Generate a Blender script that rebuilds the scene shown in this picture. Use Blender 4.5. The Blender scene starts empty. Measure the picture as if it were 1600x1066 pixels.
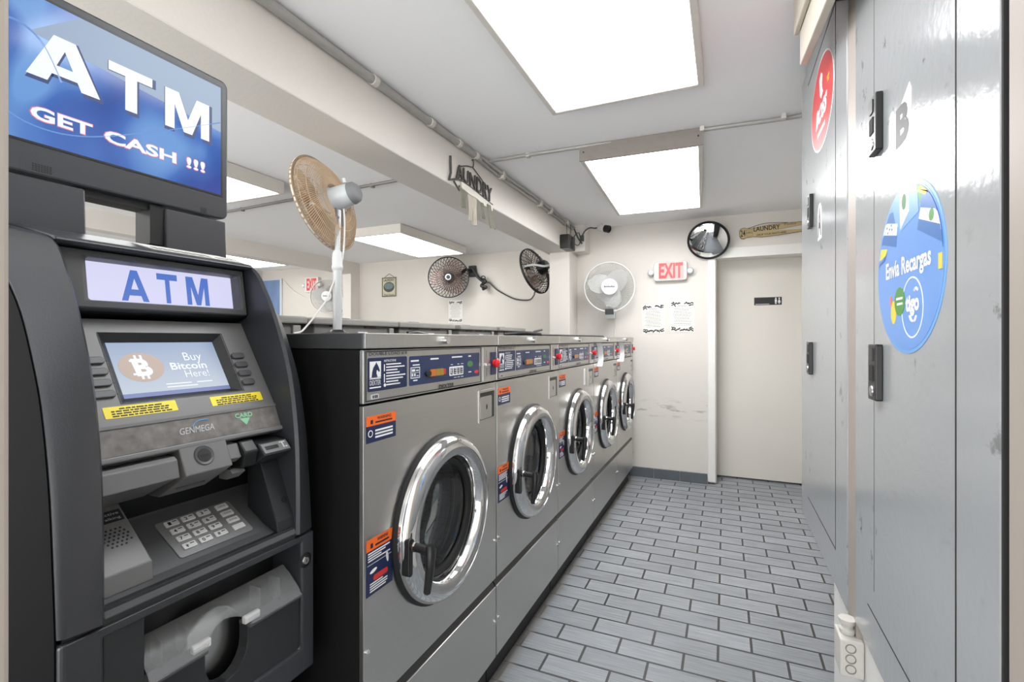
import bpy, bmesh, math, random
from mathutils import Matrix, Vector
random.seed(7)
PI = math.pi
SC = bpy.context.scene
COL = SC.collection

# ---------------------------------------------------------------- camera, light, exposure
cam_d = bpy.data.cameras.new('camera')
cam_d.sensor_width = 36.0
cam_d.lens = 757 / 1600 * 36.0
cam_d.shift_y = -3 / 1600
cam_d.clip_start = 0.02
cam = bpy.data.objects.new('camera', cam_d)
cam.location = (0, 0, 1.2)
cam.rotation_euler = (PI / 2, 0, math.atan2(333, 757))
COL.objects.link(cam)
SC.camera = cam

world = bpy.data.worlds.new('world')
SC.world = world
world.use_nodes = True
wn = world.node_tree.nodes['Background']
wn.inputs['Strength'].default_value = 1.0
_nt = world.node_tree          # open front, unseen: pale sky above, bright lower half added to light the ceiling
_tc = _nt.nodes.new('ShaderNodeTexCoord')
_sx = _nt.nodes.new('ShaderNodeSeparateXYZ')
_cr = _nt.nodes.new('ShaderNodeMapRange')
_cr.inputs['From Min'].default_value = -0.05
_cr.inputs['From Max'].default_value = 0.05
_cr.inputs['To Min'].default_value = 0.0
_cr.inputs['To Max'].default_value = 1.0
_mx = _nt.nodes.new('ShaderNodeMix')
_mx.data_type = 'RGBA'
_mx.inputs[6].default_value = (7.5, 7.5, 7.4, 1)
_mx.inputs[7].default_value = (1.5, 1.58, 1.66, 1)
_nt.links.new(_tc.outputs['Generated'], _sx.inputs[0])
_nt.links.new(_sx.outputs['Z'], _cr.inputs['Value'])
_nt.links.new(_cr.outputs['Result'], _mx.inputs[0])
_nt.links.new(_mx.outputs[2], wn.inputs['Color'])
SC.view_settings.view_transform = 'Standard'
SC.view_settings.look = 'None'
SC.view_settings.exposure = 0.0
SC.view_settings.gamma = 1.0
SC.view_settings.use_curve_mapping = False
LAMP = 19.5          # strength of the ceiling diffusers


# ---------------------------------------------------------------- materials
def lin(c):
    r = []
    for v in c[:3]:
        v = v / 255.0
        r.append(v / 12.92 if v <= 0.04045 else ((v + 0.055) / 1.055) ** 2.4)
    return (r[0], r[1], r[2], 1.0)


def base_mat(name):
    m = bpy.data.materials.new(name)
    m.use_nodes = True
    nt = m.node_tree
    return m, nt, nt.nodes['Principled BSDF']


def N(nt, t, **kw):
    n = nt.nodes.new(t)
    for k, v in kw.items():
        setattr(n, k, v)
    return n


def mat(name, c, rough=0.5, metal=0.0, var=0.0, vscale=6.0, stretch=(1, 1, 1), bump=0.0, bscale=None,
        spec=0.5, coat=0.0, rvar=0.0, c2=None, detail=4.0):
    m, nt, b = base_mat(name)
    b.inputs['Base Color'].default_value = lin(c)
    b.inputs['Roughness'].default_value = rough
    b.inputs['Metallic'].default_value = metal
    b.inputs['Specular IOR Level'].default_value = spec
    b.inputs['Coat Weight'].default_value = coat
    if var or bump or rvar:
        tc = N(nt, 'ShaderNodeTexCoord')
        mp = N(nt, 'ShaderNodeMapping')
        mp.inputs['Scale'].default_value = stretch
        nt.links.new(tc.outputs['Object'], mp.inputs['Vector'])
        nz = N(nt, 'ShaderNodeTexNoise')
        nz.inputs['Scale'].default_value = vscale
        nz.inputs['Detail'].default_value = detail
        nt.links.new(mp.outputs['Vector'], nz.inputs['Vector'])
        if var:
            mx = N(nt, 'ShaderNodeMix', data_type='RGBA')
            l = lin(c)
            mx.inputs[6].default_value = (l[0] * (1 - var), l[1] * (1 - var), l[2] * (1 - var), 1)
            l2 = lin(c2) if c2 else (min(1, l[0] * (1 + var)), min(1, l[1] * (1 + var)), min(1, l[2] * (1 + var)), 1)
            mx.inputs[7].default_value = l2
            nt.links.new(nz.outputs['Fac'], mx.inputs[0])
            nt.links.new(mx.outputs[2], b.inputs['Base Color'])
        if rvar:
            mr = N(nt, 'ShaderNodeMapRange')
            mr.inputs['From Min'].default_value = 0.3
            mr.inputs['From Max'].default_value = 0.7
            mr.inputs['To Min'].default_value = max(0, rough - rvar)
            mr.inputs['To Max'].default_value = min(1, rough + rvar)
            nt.links.new(nz.outputs['Fac'], mr.inputs['Value'])
            nt.links.new(mr.outputs['Result'], b.inputs['Roughness'])
        if bump:
            nb = nz
            if bscale:
                nb = N(nt, 'ShaderNodeTexNoise')
                nb.inputs['Scale'].default_value = bscale
                nb.inputs['Detail'].default_value = 5
                nt.links.new(mp.outputs['Vector'], nb.inputs['Vector'])
            bp = N(nt, 'ShaderNodeBump')
            bp.inputs['Strength'].default_value = bump
            bp.inputs['Distance'].default_value = 0.01
            nt.links.new(nb.outputs['Fac'], bp.inputs['Height'])
            nt.links.new(bp.outputs['Normal'], b.inputs['Normal'])
    return m


def emit(name, c, s=1.0):
    m, nt, b = base_mat(name)
    b.inputs['Base Color'].default_value = (0, 0, 0, 1)
    b.inputs['Emission Color'].default_value = lin(c)
    b.inputs['Emission Strength'].default_value = s
    b.inputs['Roughness'].default_value = 0.4
    return m


def glass(name, tint=(235, 240, 242), amount=0.12, rough=0.03):
    m = bpy.data.materials.new(name)
    m.use_nodes = True
    nt = m.node_tree
    nt.nodes.clear()
    out = N(nt, 'ShaderNodeOutputMaterial')
    tr = N(nt, 'ShaderNodeBsdfTransparent')
    tr.inputs['Color'].default_value = lin(tint)
    gl = N(nt, 'ShaderNodeBsdfGlossy')
    gl.inputs['Roughness'].default_value = rough
    fr = N(nt, 'ShaderNodeFresnel')
    fr.inputs['IOR'].default_value = 1.45
    ad = N(nt, 'ShaderNodeMath', operation='ADD')
    ad.use_clamp = True
    ad.inputs[1].default_value = amount
    mx = N(nt, 'ShaderNodeMixShader')
    nt.links.new(fr.outputs['Fac'], ad.inputs[0])
    nt.links.new(ad.outputs[0], mx.inputs['Fac'])
    nt.links.new(tr.outputs[0], mx.inputs[1])
    nt.links.new(gl.outputs[0], mx.inputs[2])
    nt.links.new(mx.outputs[0], out.inputs['Surface'])
    return m


def translucent(name, c, alpha, rough=0.4):
    m, nt, b = base_mat(name)
    b.inputs['Base Color'].default_value = lin(c)
    b.inputs['Roughness'].default_value = rough
    b.inputs['Alpha'].default_value = alpha
    return m


def floor_mat():
    m, nt, b = base_mat('slate blue brick tile')
    tc = N(nt, 'ShaderNodeTexCoord')
    bw, rh = 0.237, 0.105
    mp = N(nt, 'ShaderNodeMapping')
    mp.inputs['Location'].default_value = (0.025 + bw * 20.5, -1.957 + rh * 40, 0)
    nt.links.new(tc.outputs['Object'], mp.inputs['Vector'])
    br = N(nt, 'ShaderNodeTexBrick')
    br.offset = 0.5
    br.inputs['Scale'].default_value = 1.0
    br.inputs['Brick Width'].default_value = bw
    br.inputs['Row Height'].default_value = rh
    br.inputs['Mortar Size'].default_value = 0.0048
    br.inputs['Mortar Smooth'].default_value = 0.05
    br.inputs['Color1'].default_value = lin((138, 143, 148))
    br.inputs['Color2'].default_value = lin((150, 155, 160))
    br.inputs['Mortar'].default_value = lin((58, 60, 62))
    nt.links.new(mp.outputs['Vector'], br.inputs['Vector'])
    # streaks along the tile length
    ms = N(nt, 'ShaderNodeMapping')
    ms.inputs['Scale'].default_value = (6, 190, 1)
    nt.links.new(tc.outputs['Object'], ms.inputs['Vector'])
    st = N(nt, 'ShaderNodeTexNoise')
    st.inputs['Scale'].default_value = 1.0
    st.inputs['Detail'].default_value = 5
    nt.links.new(ms.outputs['Vector'], st.inputs['Vector'])
    sr = N(nt, 'ShaderNodeMapRange')
    sr.inputs['From Min'].default_value = 0.3
    sr.inputs['From Max'].default_value = 0.7
    sr.inputs['To Min'].default_value = 0.72
    sr.inputs['To Max'].default_value = 1.14
    nt.links.new(st.outputs['Fac'], sr.inputs['Value'])
    mu = N(nt, 'ShaderNodeMix', data_type='RGBA', blend_type='MULTIPLY')
    mu.inputs[0].default_value = 1.0
    nt.links.new(br.outputs['Color'], mu.inputs[6])
    nt.links.new(sr.outputs['Result'], mu.inputs[7])
    # blotchy wear
    bl = N(nt, 'ShaderNodeTexNoise')
    bl.inputs['Scale'].default_value = 3.0
    bl.inputs['Detail'].default_value = 6
    nt.links.new(tc.outputs['Object'], bl.inputs['Vector'])
    b2 = N(nt, 'ShaderNodeMapRange')
    b2.inputs['From Min'].default_value = 0.3
    b2.inputs['From Max'].default_value = 0.7
    b2.inputs['To Min'].default_value = 0.88
    b2.inputs['To Max'].default_value = 1.08
    nt.links.new(bl.outputs['Fac'], b2.inputs['Value'])
    mv = N(nt, 'ShaderNodeMix', data_type='RGBA', blend_type='MULTIPLY')
    mv.inputs[0].default_value = 1.0
    nt.links.new(mu.outputs[2], mv.inputs[6])
    nt.links.new(b2.outputs['Result'], mv.inputs[7])
    # grime along the foot of the washers
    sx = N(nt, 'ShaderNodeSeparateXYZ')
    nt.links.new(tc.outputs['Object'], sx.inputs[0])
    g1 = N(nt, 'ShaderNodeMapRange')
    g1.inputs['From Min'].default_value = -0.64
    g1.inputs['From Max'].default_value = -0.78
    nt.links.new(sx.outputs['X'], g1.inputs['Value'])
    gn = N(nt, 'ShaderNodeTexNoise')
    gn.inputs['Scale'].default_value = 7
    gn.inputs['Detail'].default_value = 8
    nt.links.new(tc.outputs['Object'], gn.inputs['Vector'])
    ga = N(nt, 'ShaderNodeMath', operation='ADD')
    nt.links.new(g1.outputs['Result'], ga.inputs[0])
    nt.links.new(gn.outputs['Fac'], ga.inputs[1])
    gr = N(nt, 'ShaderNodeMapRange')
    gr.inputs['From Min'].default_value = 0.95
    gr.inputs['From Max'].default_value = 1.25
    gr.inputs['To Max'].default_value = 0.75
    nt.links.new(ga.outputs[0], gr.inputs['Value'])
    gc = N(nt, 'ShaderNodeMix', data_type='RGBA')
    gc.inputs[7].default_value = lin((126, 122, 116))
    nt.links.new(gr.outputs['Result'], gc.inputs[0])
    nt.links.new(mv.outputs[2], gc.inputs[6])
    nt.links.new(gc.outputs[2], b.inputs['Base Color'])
    b.inputs['Roughness'].default_value = 0.42
    bp = N(nt, 'ShaderNodeBump')
    bp.inputs['Strength'].default_value = 0.5
    bp.inputs['Distance'].default_value = 0.002
    iv = N(nt, 'ShaderNodeMath', operation='SUBTRACT')
    iv.inputs[0].default_value = 1.0
    nt.links.new(br.outputs['Fac'], iv.inputs[1])
    nt.links.new(iv.outputs[0], bp.inputs['Height'])
    nt.links.new(bp.outputs['Normal'], b.inputs['Normal'])
    return m


def locker_mat():
    m, nt, b = base_mat('scuffed grey gloss paint')
    tc = N(nt, 'ShaderNodeTexCoord')
    nz = N(nt, 'ShaderNodeTexNoise')
    nz.inputs['Scale'].default_value = 14
    nz.inputs['Detail'].default_value = 9
    nz.inputs['Roughness'].default_value = 0.65
    nt.links.new(tc.outputs['Object'], nz.inputs['Vector'])
    cr = N(nt, 'ShaderNodeValToRGB')
    cr.color_ramp.elements[0].position = 0.33
    cr.color_ramp.elements[0].color = (1, 1, 1, 1)
    cr.color_ramp.elements[1].position = 0.39
    cr.color_ramp.elements[1].color = (0, 0, 0, 1)
    nt.links.new(nz.outputs['Fac'], cr.inputs['Fac'])
    n3 = N(nt, 'ShaderNodeTexNoise')          # the chips gather in patches
    n3.inputs['Scale'].default_value = 3.2
    n3.inputs['Detail'].default_value = 2
    nt.links.new(tc.outputs['Object'], n3.inputs['Vector'])
    m3 = N(nt, 'ShaderNodeMapRange')
    m3.inputs['From Min'].default_value = 0.46
    m3.inputs['From Max'].default_value = 0.60
    m3.inputs['To Min'].default_value = 0.12
    nt.links.new(n3.outputs['Fac'], m3.inputs['Value'])
    mk = N(nt, 'ShaderNodeMath', operation='MULTIPLY')
    nt.links.new(cr.outputs['Color'], mk.inputs[0])
    nt.links.new(m3.outputs['Result'], mk.inputs[1])
    mxc = N(nt, 'ShaderNodeMix', data_type='RGBA')
    mxc.inputs[6].default_value = lin((160, 163, 165))
    mxc.inputs[7].default_value = lin((84, 84, 82))
    nt.links.new(mk.outputs[0], mxc.inputs[0])
    nt.links.new(mxc.outputs[2], b.inputs['Base Color'])
    b.inputs['Roughness'].default_value = 0.17
    b.inputs['Specular IOR Level'].default_value = 0.6
    n2 = N(nt, 'ShaderNodeTexNoise')
    n2.inputs['Scale'].default_value = 55
    n2.inputs['Detail'].default_value = 4
    nt.links.new(tc.outputs['Object'], n2.inputs['Vector'])
    bp = N(nt, 'ShaderNodeBump')
    bp.inputs['Strength'].default_value = 0.05
    bp.inputs['Distance'].default_value = 0.01
    nt.links.new(n2.outputs['Fac'], bp.inputs['Height'])
    nt.links.new(bp.outputs['Normal'], b.inputs['Normal'])
    return m


def drum_mat():
    m, nt, b = base_mat('perforated drum steel')
    tc = N(nt, 'ShaderNodeTexCoord')
    vo = N(nt, 'ShaderNodeTexVoronoi')
    vo.inputs['Scale'].default_value = 62
    vo.inputs['Randomness'].default_value = 0.15
    nt.links.new(tc.outputs['Object'], vo.inputs['Vector'])
    cr = N(nt, 'ShaderNodeValToRGB')
    cr.color_ramp.elements[0].position = 0.22
    cr.color_ramp.elements[0].color = (0.01, 0.01, 0.01, 1)
    cr.color_ramp.elements[1].position = 0.3
    cr.color_ramp.elements[1].color = lin((150, 150, 150))
    nt.links.new(vo.outputs['Distance'], cr.inputs['Fac'])
    nt.links.new(cr.outputs['Color'], b.inputs['Base Color'])
    b.inputs['Metallic'].default_value = 0.85
    b.inputs['Roughness'].default_value = 0.35
    return m


def topper_screen_mat():
    # the blue animation on the advertising screen: gradient, swooshes, a pale wedge
    m, nt, b = base_mat('blue advertising screen')
    tc = N(nt, 'ShaderNodeTexCoord')
    sx = N(nt, 'ShaderNodeSeparateXYZ')
    nt.links.new(tc.outputs['Object'], sx.inputs[0])
    wv = N(nt, 'ShaderNodeTexNoise')
    wv.inputs['Scale'].default_value = 3.2
    wv.inputs['Detail'].default_value = 1
    wv.inputs['Distortion'].default_value = 1.6
    nt.links.new(tc.outputs['Object'], wv.inputs['Vector'])
    cr = N(nt, 'ShaderNodeValToRGB')
    e = cr.color_ramp.elements
    e[0].position = 0.32
    e[0].color = lin((52, 88, 172))
    e[1].position = 0.62
    e[1].color = lin((120, 170, 234))
    x = cr.color_ramp.elements.new(0.5)
    x.color = lin((72, 118, 202))
    nt.links.new(wv.outputs['Fac'], cr.inputs['Fac'])
    b.inputs['Base Color'].default_value = (0, 0, 0, 1)
    nt.links.new(cr.outputs['Color'], b.inputs['Emission Color'])
    b.inputs['Emission Strength'].default_value = 0.85
    b.inputs['Roughness'].default_value = 0.12
    return m


def small_screen_mat():
    m, nt, b = base_mat('pale blue display')
    tc = N(nt, 'ShaderNodeTexCoord')
    sx = N(nt, 'ShaderNodeSeparateXYZ')
    nt.links.new(tc.outputs['Object'], sx.inputs[0])
    mr = N(nt, 'ShaderNodeMapRange')
    mr.inputs['From Min'].default_value = 1.10
    mr.inputs['From Max'].default_value = 1.20
    nt.links.new(sx.outputs['Z'], mr.inputs['Value'])
    cr = N(nt, 'ShaderNodeValToRGB')
    cr.color_ramp.elements[0].color = lin((214, 224, 238))
    cr.color_ramp.elements[1].color = lin((150, 172, 208))
    nt.links.new(mr.outputs['Result'], cr.inputs['Fac'])
    b.inputs['Base Color'].default_value = (0, 0, 0, 1)
    nt.links.new(cr.outputs['Color'], b.inputs['Emission Color'])
    b.inputs['Emission Strength'].default_value = 0.78
    b.inputs['Roughness'].default_value = 0.25
    b.inputs['Specular IOR Level'].default_value = 0.2
    return m


def wall_mat(name, c, scuff=False):
    m, nt, b = base_mat(name)
    tc = N(nt, 'ShaderNodeTexCoord')
    nz = N(nt, 'ShaderNodeTexNoise')
    nz.inputs['Scale'].default_value = 2.2
    nz.inputs['Detail'].default_value = 8
    nt.links.new(tc.outputs['Object'], nz.inputs['Vector'])
    mx = N(nt, 'ShaderNodeMix', data_type='RGBA')
    l = lin(c)
    mx.inputs[6].default_value = (l[0] * 0.93, l[1] * 0.925, l[2] * 0.91, 1)
    mx.inputs[7].default_value = (min(1, l[0] * 1.05), min(1, l[1] * 1.05), min(1, l[2] * 1.05), 1)
    nt.links.new(nz.outputs['Fac'], mx.inputs[0])
    last = mx.outputs[2]
    if scuff:
        sx = N(nt, 'ShaderNodeSeparateXYZ')
        nt.links.new(tc.outputs['Object'], sx.inputs[0])
        d = N(nt, 'ShaderNodeMath', operation='SUBTRACT')
        d.inputs[1].default_value = 0.60
        nt.links.new(sx.outputs['Z'], d.inputs[0])
        ab = N(nt, 'ShaderNodeMath', operation='ABSOLUTE')
        nt.links.new(d.outputs[0], ab.inputs[0])
        mp = N(nt, 'ShaderNodeMapping')
        mp.inputs['Scale'].default_value = (7, 1, 26)
        nt.links.new(tc.outputs['Object'], mp.inputs['Vector'])
        n2 = N(nt, 'ShaderNodeTexNoise')
        n2.inputs['Scale'].default_value = 1.5
        n2.inputs['Detail'].default_value = 8
        nt.links.new(mp.outputs['Vector'], n2.inputs['Vector'])
        mr = N(nt, 'ShaderNodeMapRange')
        mr.inputs['From Min'].default_value = 0.10
        mr.inputs['From Max'].default_value = 0.0
        nt.links.new(ab.outputs[0], mr.inputs['Value'])
        mm = N(nt, 'ShaderNodeMapRange')
        mm.inputs['From Min'].default_value = 0.52
        mm.inputs['From Max'].default_value = 0.74
        nt.links.new(n2.outputs['Fac'], mm.inputs['Value'])
        mt = N(nt, 'ShaderNodeMath', operation='MULTIPLY')
        nt.links.new(mr.outputs['Result'], mt.inputs[0])
        nt.links.new(mm.outputs['Result'], mt.inputs[1])
        mk = N(nt, 'ShaderNodeMix', data_type='RGBA')
        mk.inputs[7].default_value = lin((110, 106, 100))
        nt.links.new(mt.outputs[0], mk.inputs[0])
        nt.links.new(last, mk.inputs[6])
        last = mk.outputs[2]
    nt.links.new(last, b.inputs['Base Color'])
    b.inputs['Roughness'].default_value = 0.55
    nb = N(nt, 'ShaderNodeTexNoise')
    nb.inputs['Scale'].default_value = 70
    nb.inputs['Detail'].default_value = 4
    nt.links.new(tc.outputs['Object'], nb.inputs['Vector'])
    bp = N(nt, 'ShaderNodeBump')
    bp.inputs['Strength'].default_value = 0.12
    bp.inputs['Distance'].default_value = 0.006
    nt.links.new(nb.outputs['Fac'], bp.inputs['Height'])
    nt.links.new(bp.outputs['Normal'], b.inputs['Normal'])
    return m


M = {}
M['floor'] = floor_mat()
M['ceiling'] = mat('white ceiling paint', (245, 245, 246), 0.7, var=0.02, vscale=1.5, bump=0.05, bscale=60)
M['wall'] = wall_mat('warm white wall paint', (217, 212, 206), True)
M['wall_plain'] = wall_mat('warm white beam paint', (219, 214, 208))
M['wall_left'] = wall_mat('darkened wall paint', (206, 201, 194))  # wall paint darkened in colour to offset the bright left-room light
M['door'] = mat('cream door paint', (222, 217, 209), 0.5, var=0.03, vscale=3)
M['white_paint'] = mat('white gloss paint', (232, 230, 226), 0.4, var=0.04, vscale=8, bump=0.1, bscale=60)
M['jamb'] = mat('beige jamb paint', (164, 155, 146), 0.5, var=0.02)
M['basetile'] = mat('dark slate skirting tile', (92, 98, 104), 0.45, var=0.15, vscale=12)
M['locker'] = locker_mat()
M['gap'] = mat('dark gap', (34, 33, 32), 0.8)
M['steel'] = mat('brushed stainless', (196, 194, 190), 0.34, 1.0, var=0.07, vscale=3.0, stretch=(1, 1, 40), rvar=0.05)
M['steel_light'] = mat('light brushed steel', (192, 190, 186), 0.36, 1.0, var=0.05, vscale=3.0, stretch=(1, 30, 1))
M['chrome'] = mat('polished chrome', (216, 216, 216), 0.07, 1.0)
M['chrome_dull'] = mat('satin chrome', (188, 188, 188), 0.26, 1.0, var=0.1, vscale=25)
M['drum'] = drum_mat()
M['black'] = mat('black plastic', (22, 22, 23), 0.38)
M['rubber'] = mat('black rubber', (16, 16, 17), 0.6)
M['casing'] = mat('black washer casing', (17, 17, 17), 0.65, var=0.25, vscale=40, spec=0.25)
M['casing_top'] = mat('washer lid with painted dark reflection', (62, 64, 65), 0.45, 0.2)  # steel lid, its dark reflection put into the base colour
M['kick'] = mat('black kick base', (32, 31, 31), 0.6, var=0.2, vscale=14)
M['groove'] = mat('dark grip strip', (58, 58, 58), 0.4, 0.3)
M['navy'] = mat('navy print', (22, 35, 74), 0.4)
M['navy_panel'] = mat('navy control decal', (31, 47, 86), 0.35)
M['orange'] = mat('orange print', (240, 106, 34), 0.45)
M['white_print'] = mat('white print', (232, 232, 232), 0.5)
M['grey_print'] = mat('grey print', (86, 86, 86), 0.5)
M['dark_print'] = mat('dark print', (30, 30, 32), 0.5)
M['red'] = mat('red plastic', (214, 36, 40), 0.3)
M['red_print'] = mat('red print', (206, 48, 42), 0.45)
M['amber'] = emit('amber key', (236, 130, 46), 0.6)
M['amber2'] = emit('yellow key', (206, 168, 48), 0.5)
M['green_print'] = mat('green print', (64, 120, 70), 0.5)
M['ledwin'] = mat('display window', (40, 42, 52), 0.2)
M['atm'] = mat('charcoal moulded plastic', (49, 51, 55), 0.36, var=0.05, vscale=5, bump=0.04, bscale=400)
M['atm_dark'] = mat('dark charcoal plastic', (36, 38, 40), 0.4, bump=0.03, bscale=400)
M['atm_black'] = mat('black recess plastic', (18, 19, 20), 0.35)
M['atm_grey'] = mat('mid grey plastic', (112, 112, 113), 0.42, bump=0.03, bscale=400)
M['atm_grey2'] = mat('frame grey plastic', (78, 79, 81), 0.42)
M['atm_strip'] = mat('worn dark strip', (62, 60, 59), 0.4, var=0.3, vscale=55, detail=9, c2=(150, 146, 142))
M['atm_key'] = mat('grey soft key', (72, 73, 76), 0.4)
M['atm_side'] = mat('black steel side', (9, 9, 11), 0.7, spec=0.06)
M['key'] = mat('pale metal key', (222, 222, 222), 0.35, 0.2)
M['keypad'] = mat('keypad plate', (138, 139, 140), 0.4, 0.4)
M['lit_white'] = emit('lit sign white', (216, 216, 246), 1.0)
M['lit_blue'] = emit('lit sign blue', (84, 122, 206), 0.95)
M['scr'] = topper_screen_mat()
M['scr_small'] = small_screen_mat()
M['scr_wedge'] = emit('pale screen wedge', (150, 170, 196), 0.95)
M['scr_swoosh'] = emit('screen swoosh', (120, 160, 224), 0.9)
M['scr_white'] = emit('white screen letters', (240, 246, 250), 1.0)
M['scr_shadow'] = emit('screen letter shadow', (40, 66, 128), 0.8)
M['scr_pink'] = emit('pink letter edge', (232, 120, 150), 0.9)
M['scr_orange'] = emit('screen orange coin', (196, 172, 156), 0.8)
M['scr_pale'] = emit('pale screen letters', (232, 238, 246), 1.0)
M['scr_bar'] = emit('screen foot bar', (104, 120, 178), 0.9)
M['yellow'] = mat('yellow sticker', (240, 220, 30), 0.45)
M['mint'] = mat('mint print', (140, 200, 160), 0.5)
M['silver_print'] = mat('silver print', (196, 198, 202), 0.4)
M['led_red'] = emit('red led', (255, 70, 70), 3.0)
M['clear'] = translucent('frosted clear tray', (190, 193, 195), 0.2, 0.22)
M['boot'] = mat('grey boot rubber', (92, 92, 94), 0.28)
M['glass'] = glass('door glass', (222, 225, 226), 0.02, 0.02)
M['fan_tan'] = mat('dust covered wire', (186, 162, 134), 0.7, var=0.15, vscale=40)
M['fan_rim'] = mat('cream fan rim', (214, 204, 190), 0.5)
M['fan_white'] = mat('white fan plastic', (214, 216, 216), 0.4)
M['fan_grey'] = mat('pale grey fan motor', (196, 202, 206), 0.35)
M['fan_bladewhite'] = translucent('white fan blade', (208, 208, 206), 0.8)
M['fan_cagegrey'] = mat('grey white fan wire', (176, 176, 174), 0.5)
M['fan_dust'] = translucent('dusty beige blade', (190, 164, 136), 0.5)
M['fan_black'] = mat('black fan wire', (30, 28, 27), 0.5)
M['fan_rose'] = translucent('dusty rose brown blade', (160, 128, 118), 0.3)
M['vent'] = mat('grey vent slots', (120, 122, 124), 0.6)
M['pole'] = mat('pale pole paint', (206, 208, 208), 0.3, 0.2)
M['white_cable'] = mat('white cable', (224, 222, 218), 0.5)
M['fixture'] = mat('white enamel fixture', (206, 201, 194), 0.5, var=0.05, vscale=30)
M['fixture_end'] = mat('dusty fixture end', (136, 129, 123), 0.6, var=0.1, vscale=30)
M['diffuser'] = emit('lit diffuser', (255, 255, 255), LAMP)
M['diffuser_soft'] = emit('weaker lit diffuser', (255, 255, 255), LAMP * 0.5)  # weaker output, keeps the left room walls from burning out
M['diffuser_dim'] = emit('dimmer lit diffuser', (250, 252, 253), 8.5)
M['conduit'] = mat('painted conduit', (166, 164, 160), 0.4, 0.2, var=0.12, vscale=12)
M['conduit_dark'] = mat('bare conduit', (142, 140, 138), 0.35, 0.6)
M['strap'] = mat('painted strap', (206, 202, 195), 0.5)
M['exit_white'] = mat('exit sign housing', (214, 210, 204), 0.45)
M['exit_red'] = emit('exit red', (238, 84, 84), 0.9)
M['exit_pink'] = emit('exit glow', (248, 212, 206), 0.85)
M['mirror'] = mat('mirror face', (236, 238, 240), 0.02, 1.0)
M['paper'] = mat('paper', (226, 224, 218), 0.7)
M['tan_wood'] = mat('tan wooden sign', (186, 166, 122), 0.6, var=0.1, vscale=20)
M['tan_edge'] = mat('brown sign edge', (96, 74, 46), 0.6)
M['brown_print'] = mat('brown print', (40, 30, 22), 0.6)
M['wire'] = mat('dark grey wire', (72, 70, 66), 0.5)
M['cloth'] = mat('beige cloth', (186, 178, 164), 0.9, var=0.2, vscale=30)
M['cloth2'] = mat('grey green cloth', (126, 126, 114), 0.9, var=0.25, vscale=30)
M['arch'] = mat('cream arch board', (222, 217, 206), 0.6)
M['camera'] = mat('camera white', (220, 220, 220), 0.4)
M['plaque'] = mat('aged plaque', (190, 186, 160), 0.6, var=0.25, vscale=30)
M['plaque_blue'] = mat('dusty blue paint', (104, 120, 122), 0.6, var=0.3, vscale=30)
M['poster'] = mat('blue poster', (110, 134, 172), 0.4, var=0.3, vscale=14, stretch=(1, 1, 0.2))
M['grey_hood'] = mat('grey machine hood', (150, 148, 143), 0.5, var=0.08, vscale=12)
M['grey_hood2'] = mat('grey machine back', (120, 118, 114), 0.5, var=0.15, vscale=16)
M['wood_board'] = mat('cream board', (206, 198, 184), 0.6, var=0.06, vscale=14)
M['tigo'] = mat('blue sticker', (98, 150, 220), 0.3)
M['sky'] = mat('sky blue print', (112, 164, 222), 0.35)
M['flag_blue'] = mat('flag blue print', (34, 104, 176), 0.35)
M['flag_green'] = mat('leaf green print', (74, 144, 60), 0.4)
M['flag_yellow'] = mat('flag yellow print', (232, 208, 50), 0.4)
M['pink_print'] = mat('coral print', (232, 108, 96), 0.4)
M['red_sticker'] = mat('red sticker', (216, 40, 44), 0.35)
M['box_white'] = mat('painted junction box', (206, 202, 196), 0.5, var=0.08, vscale=30)


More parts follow.
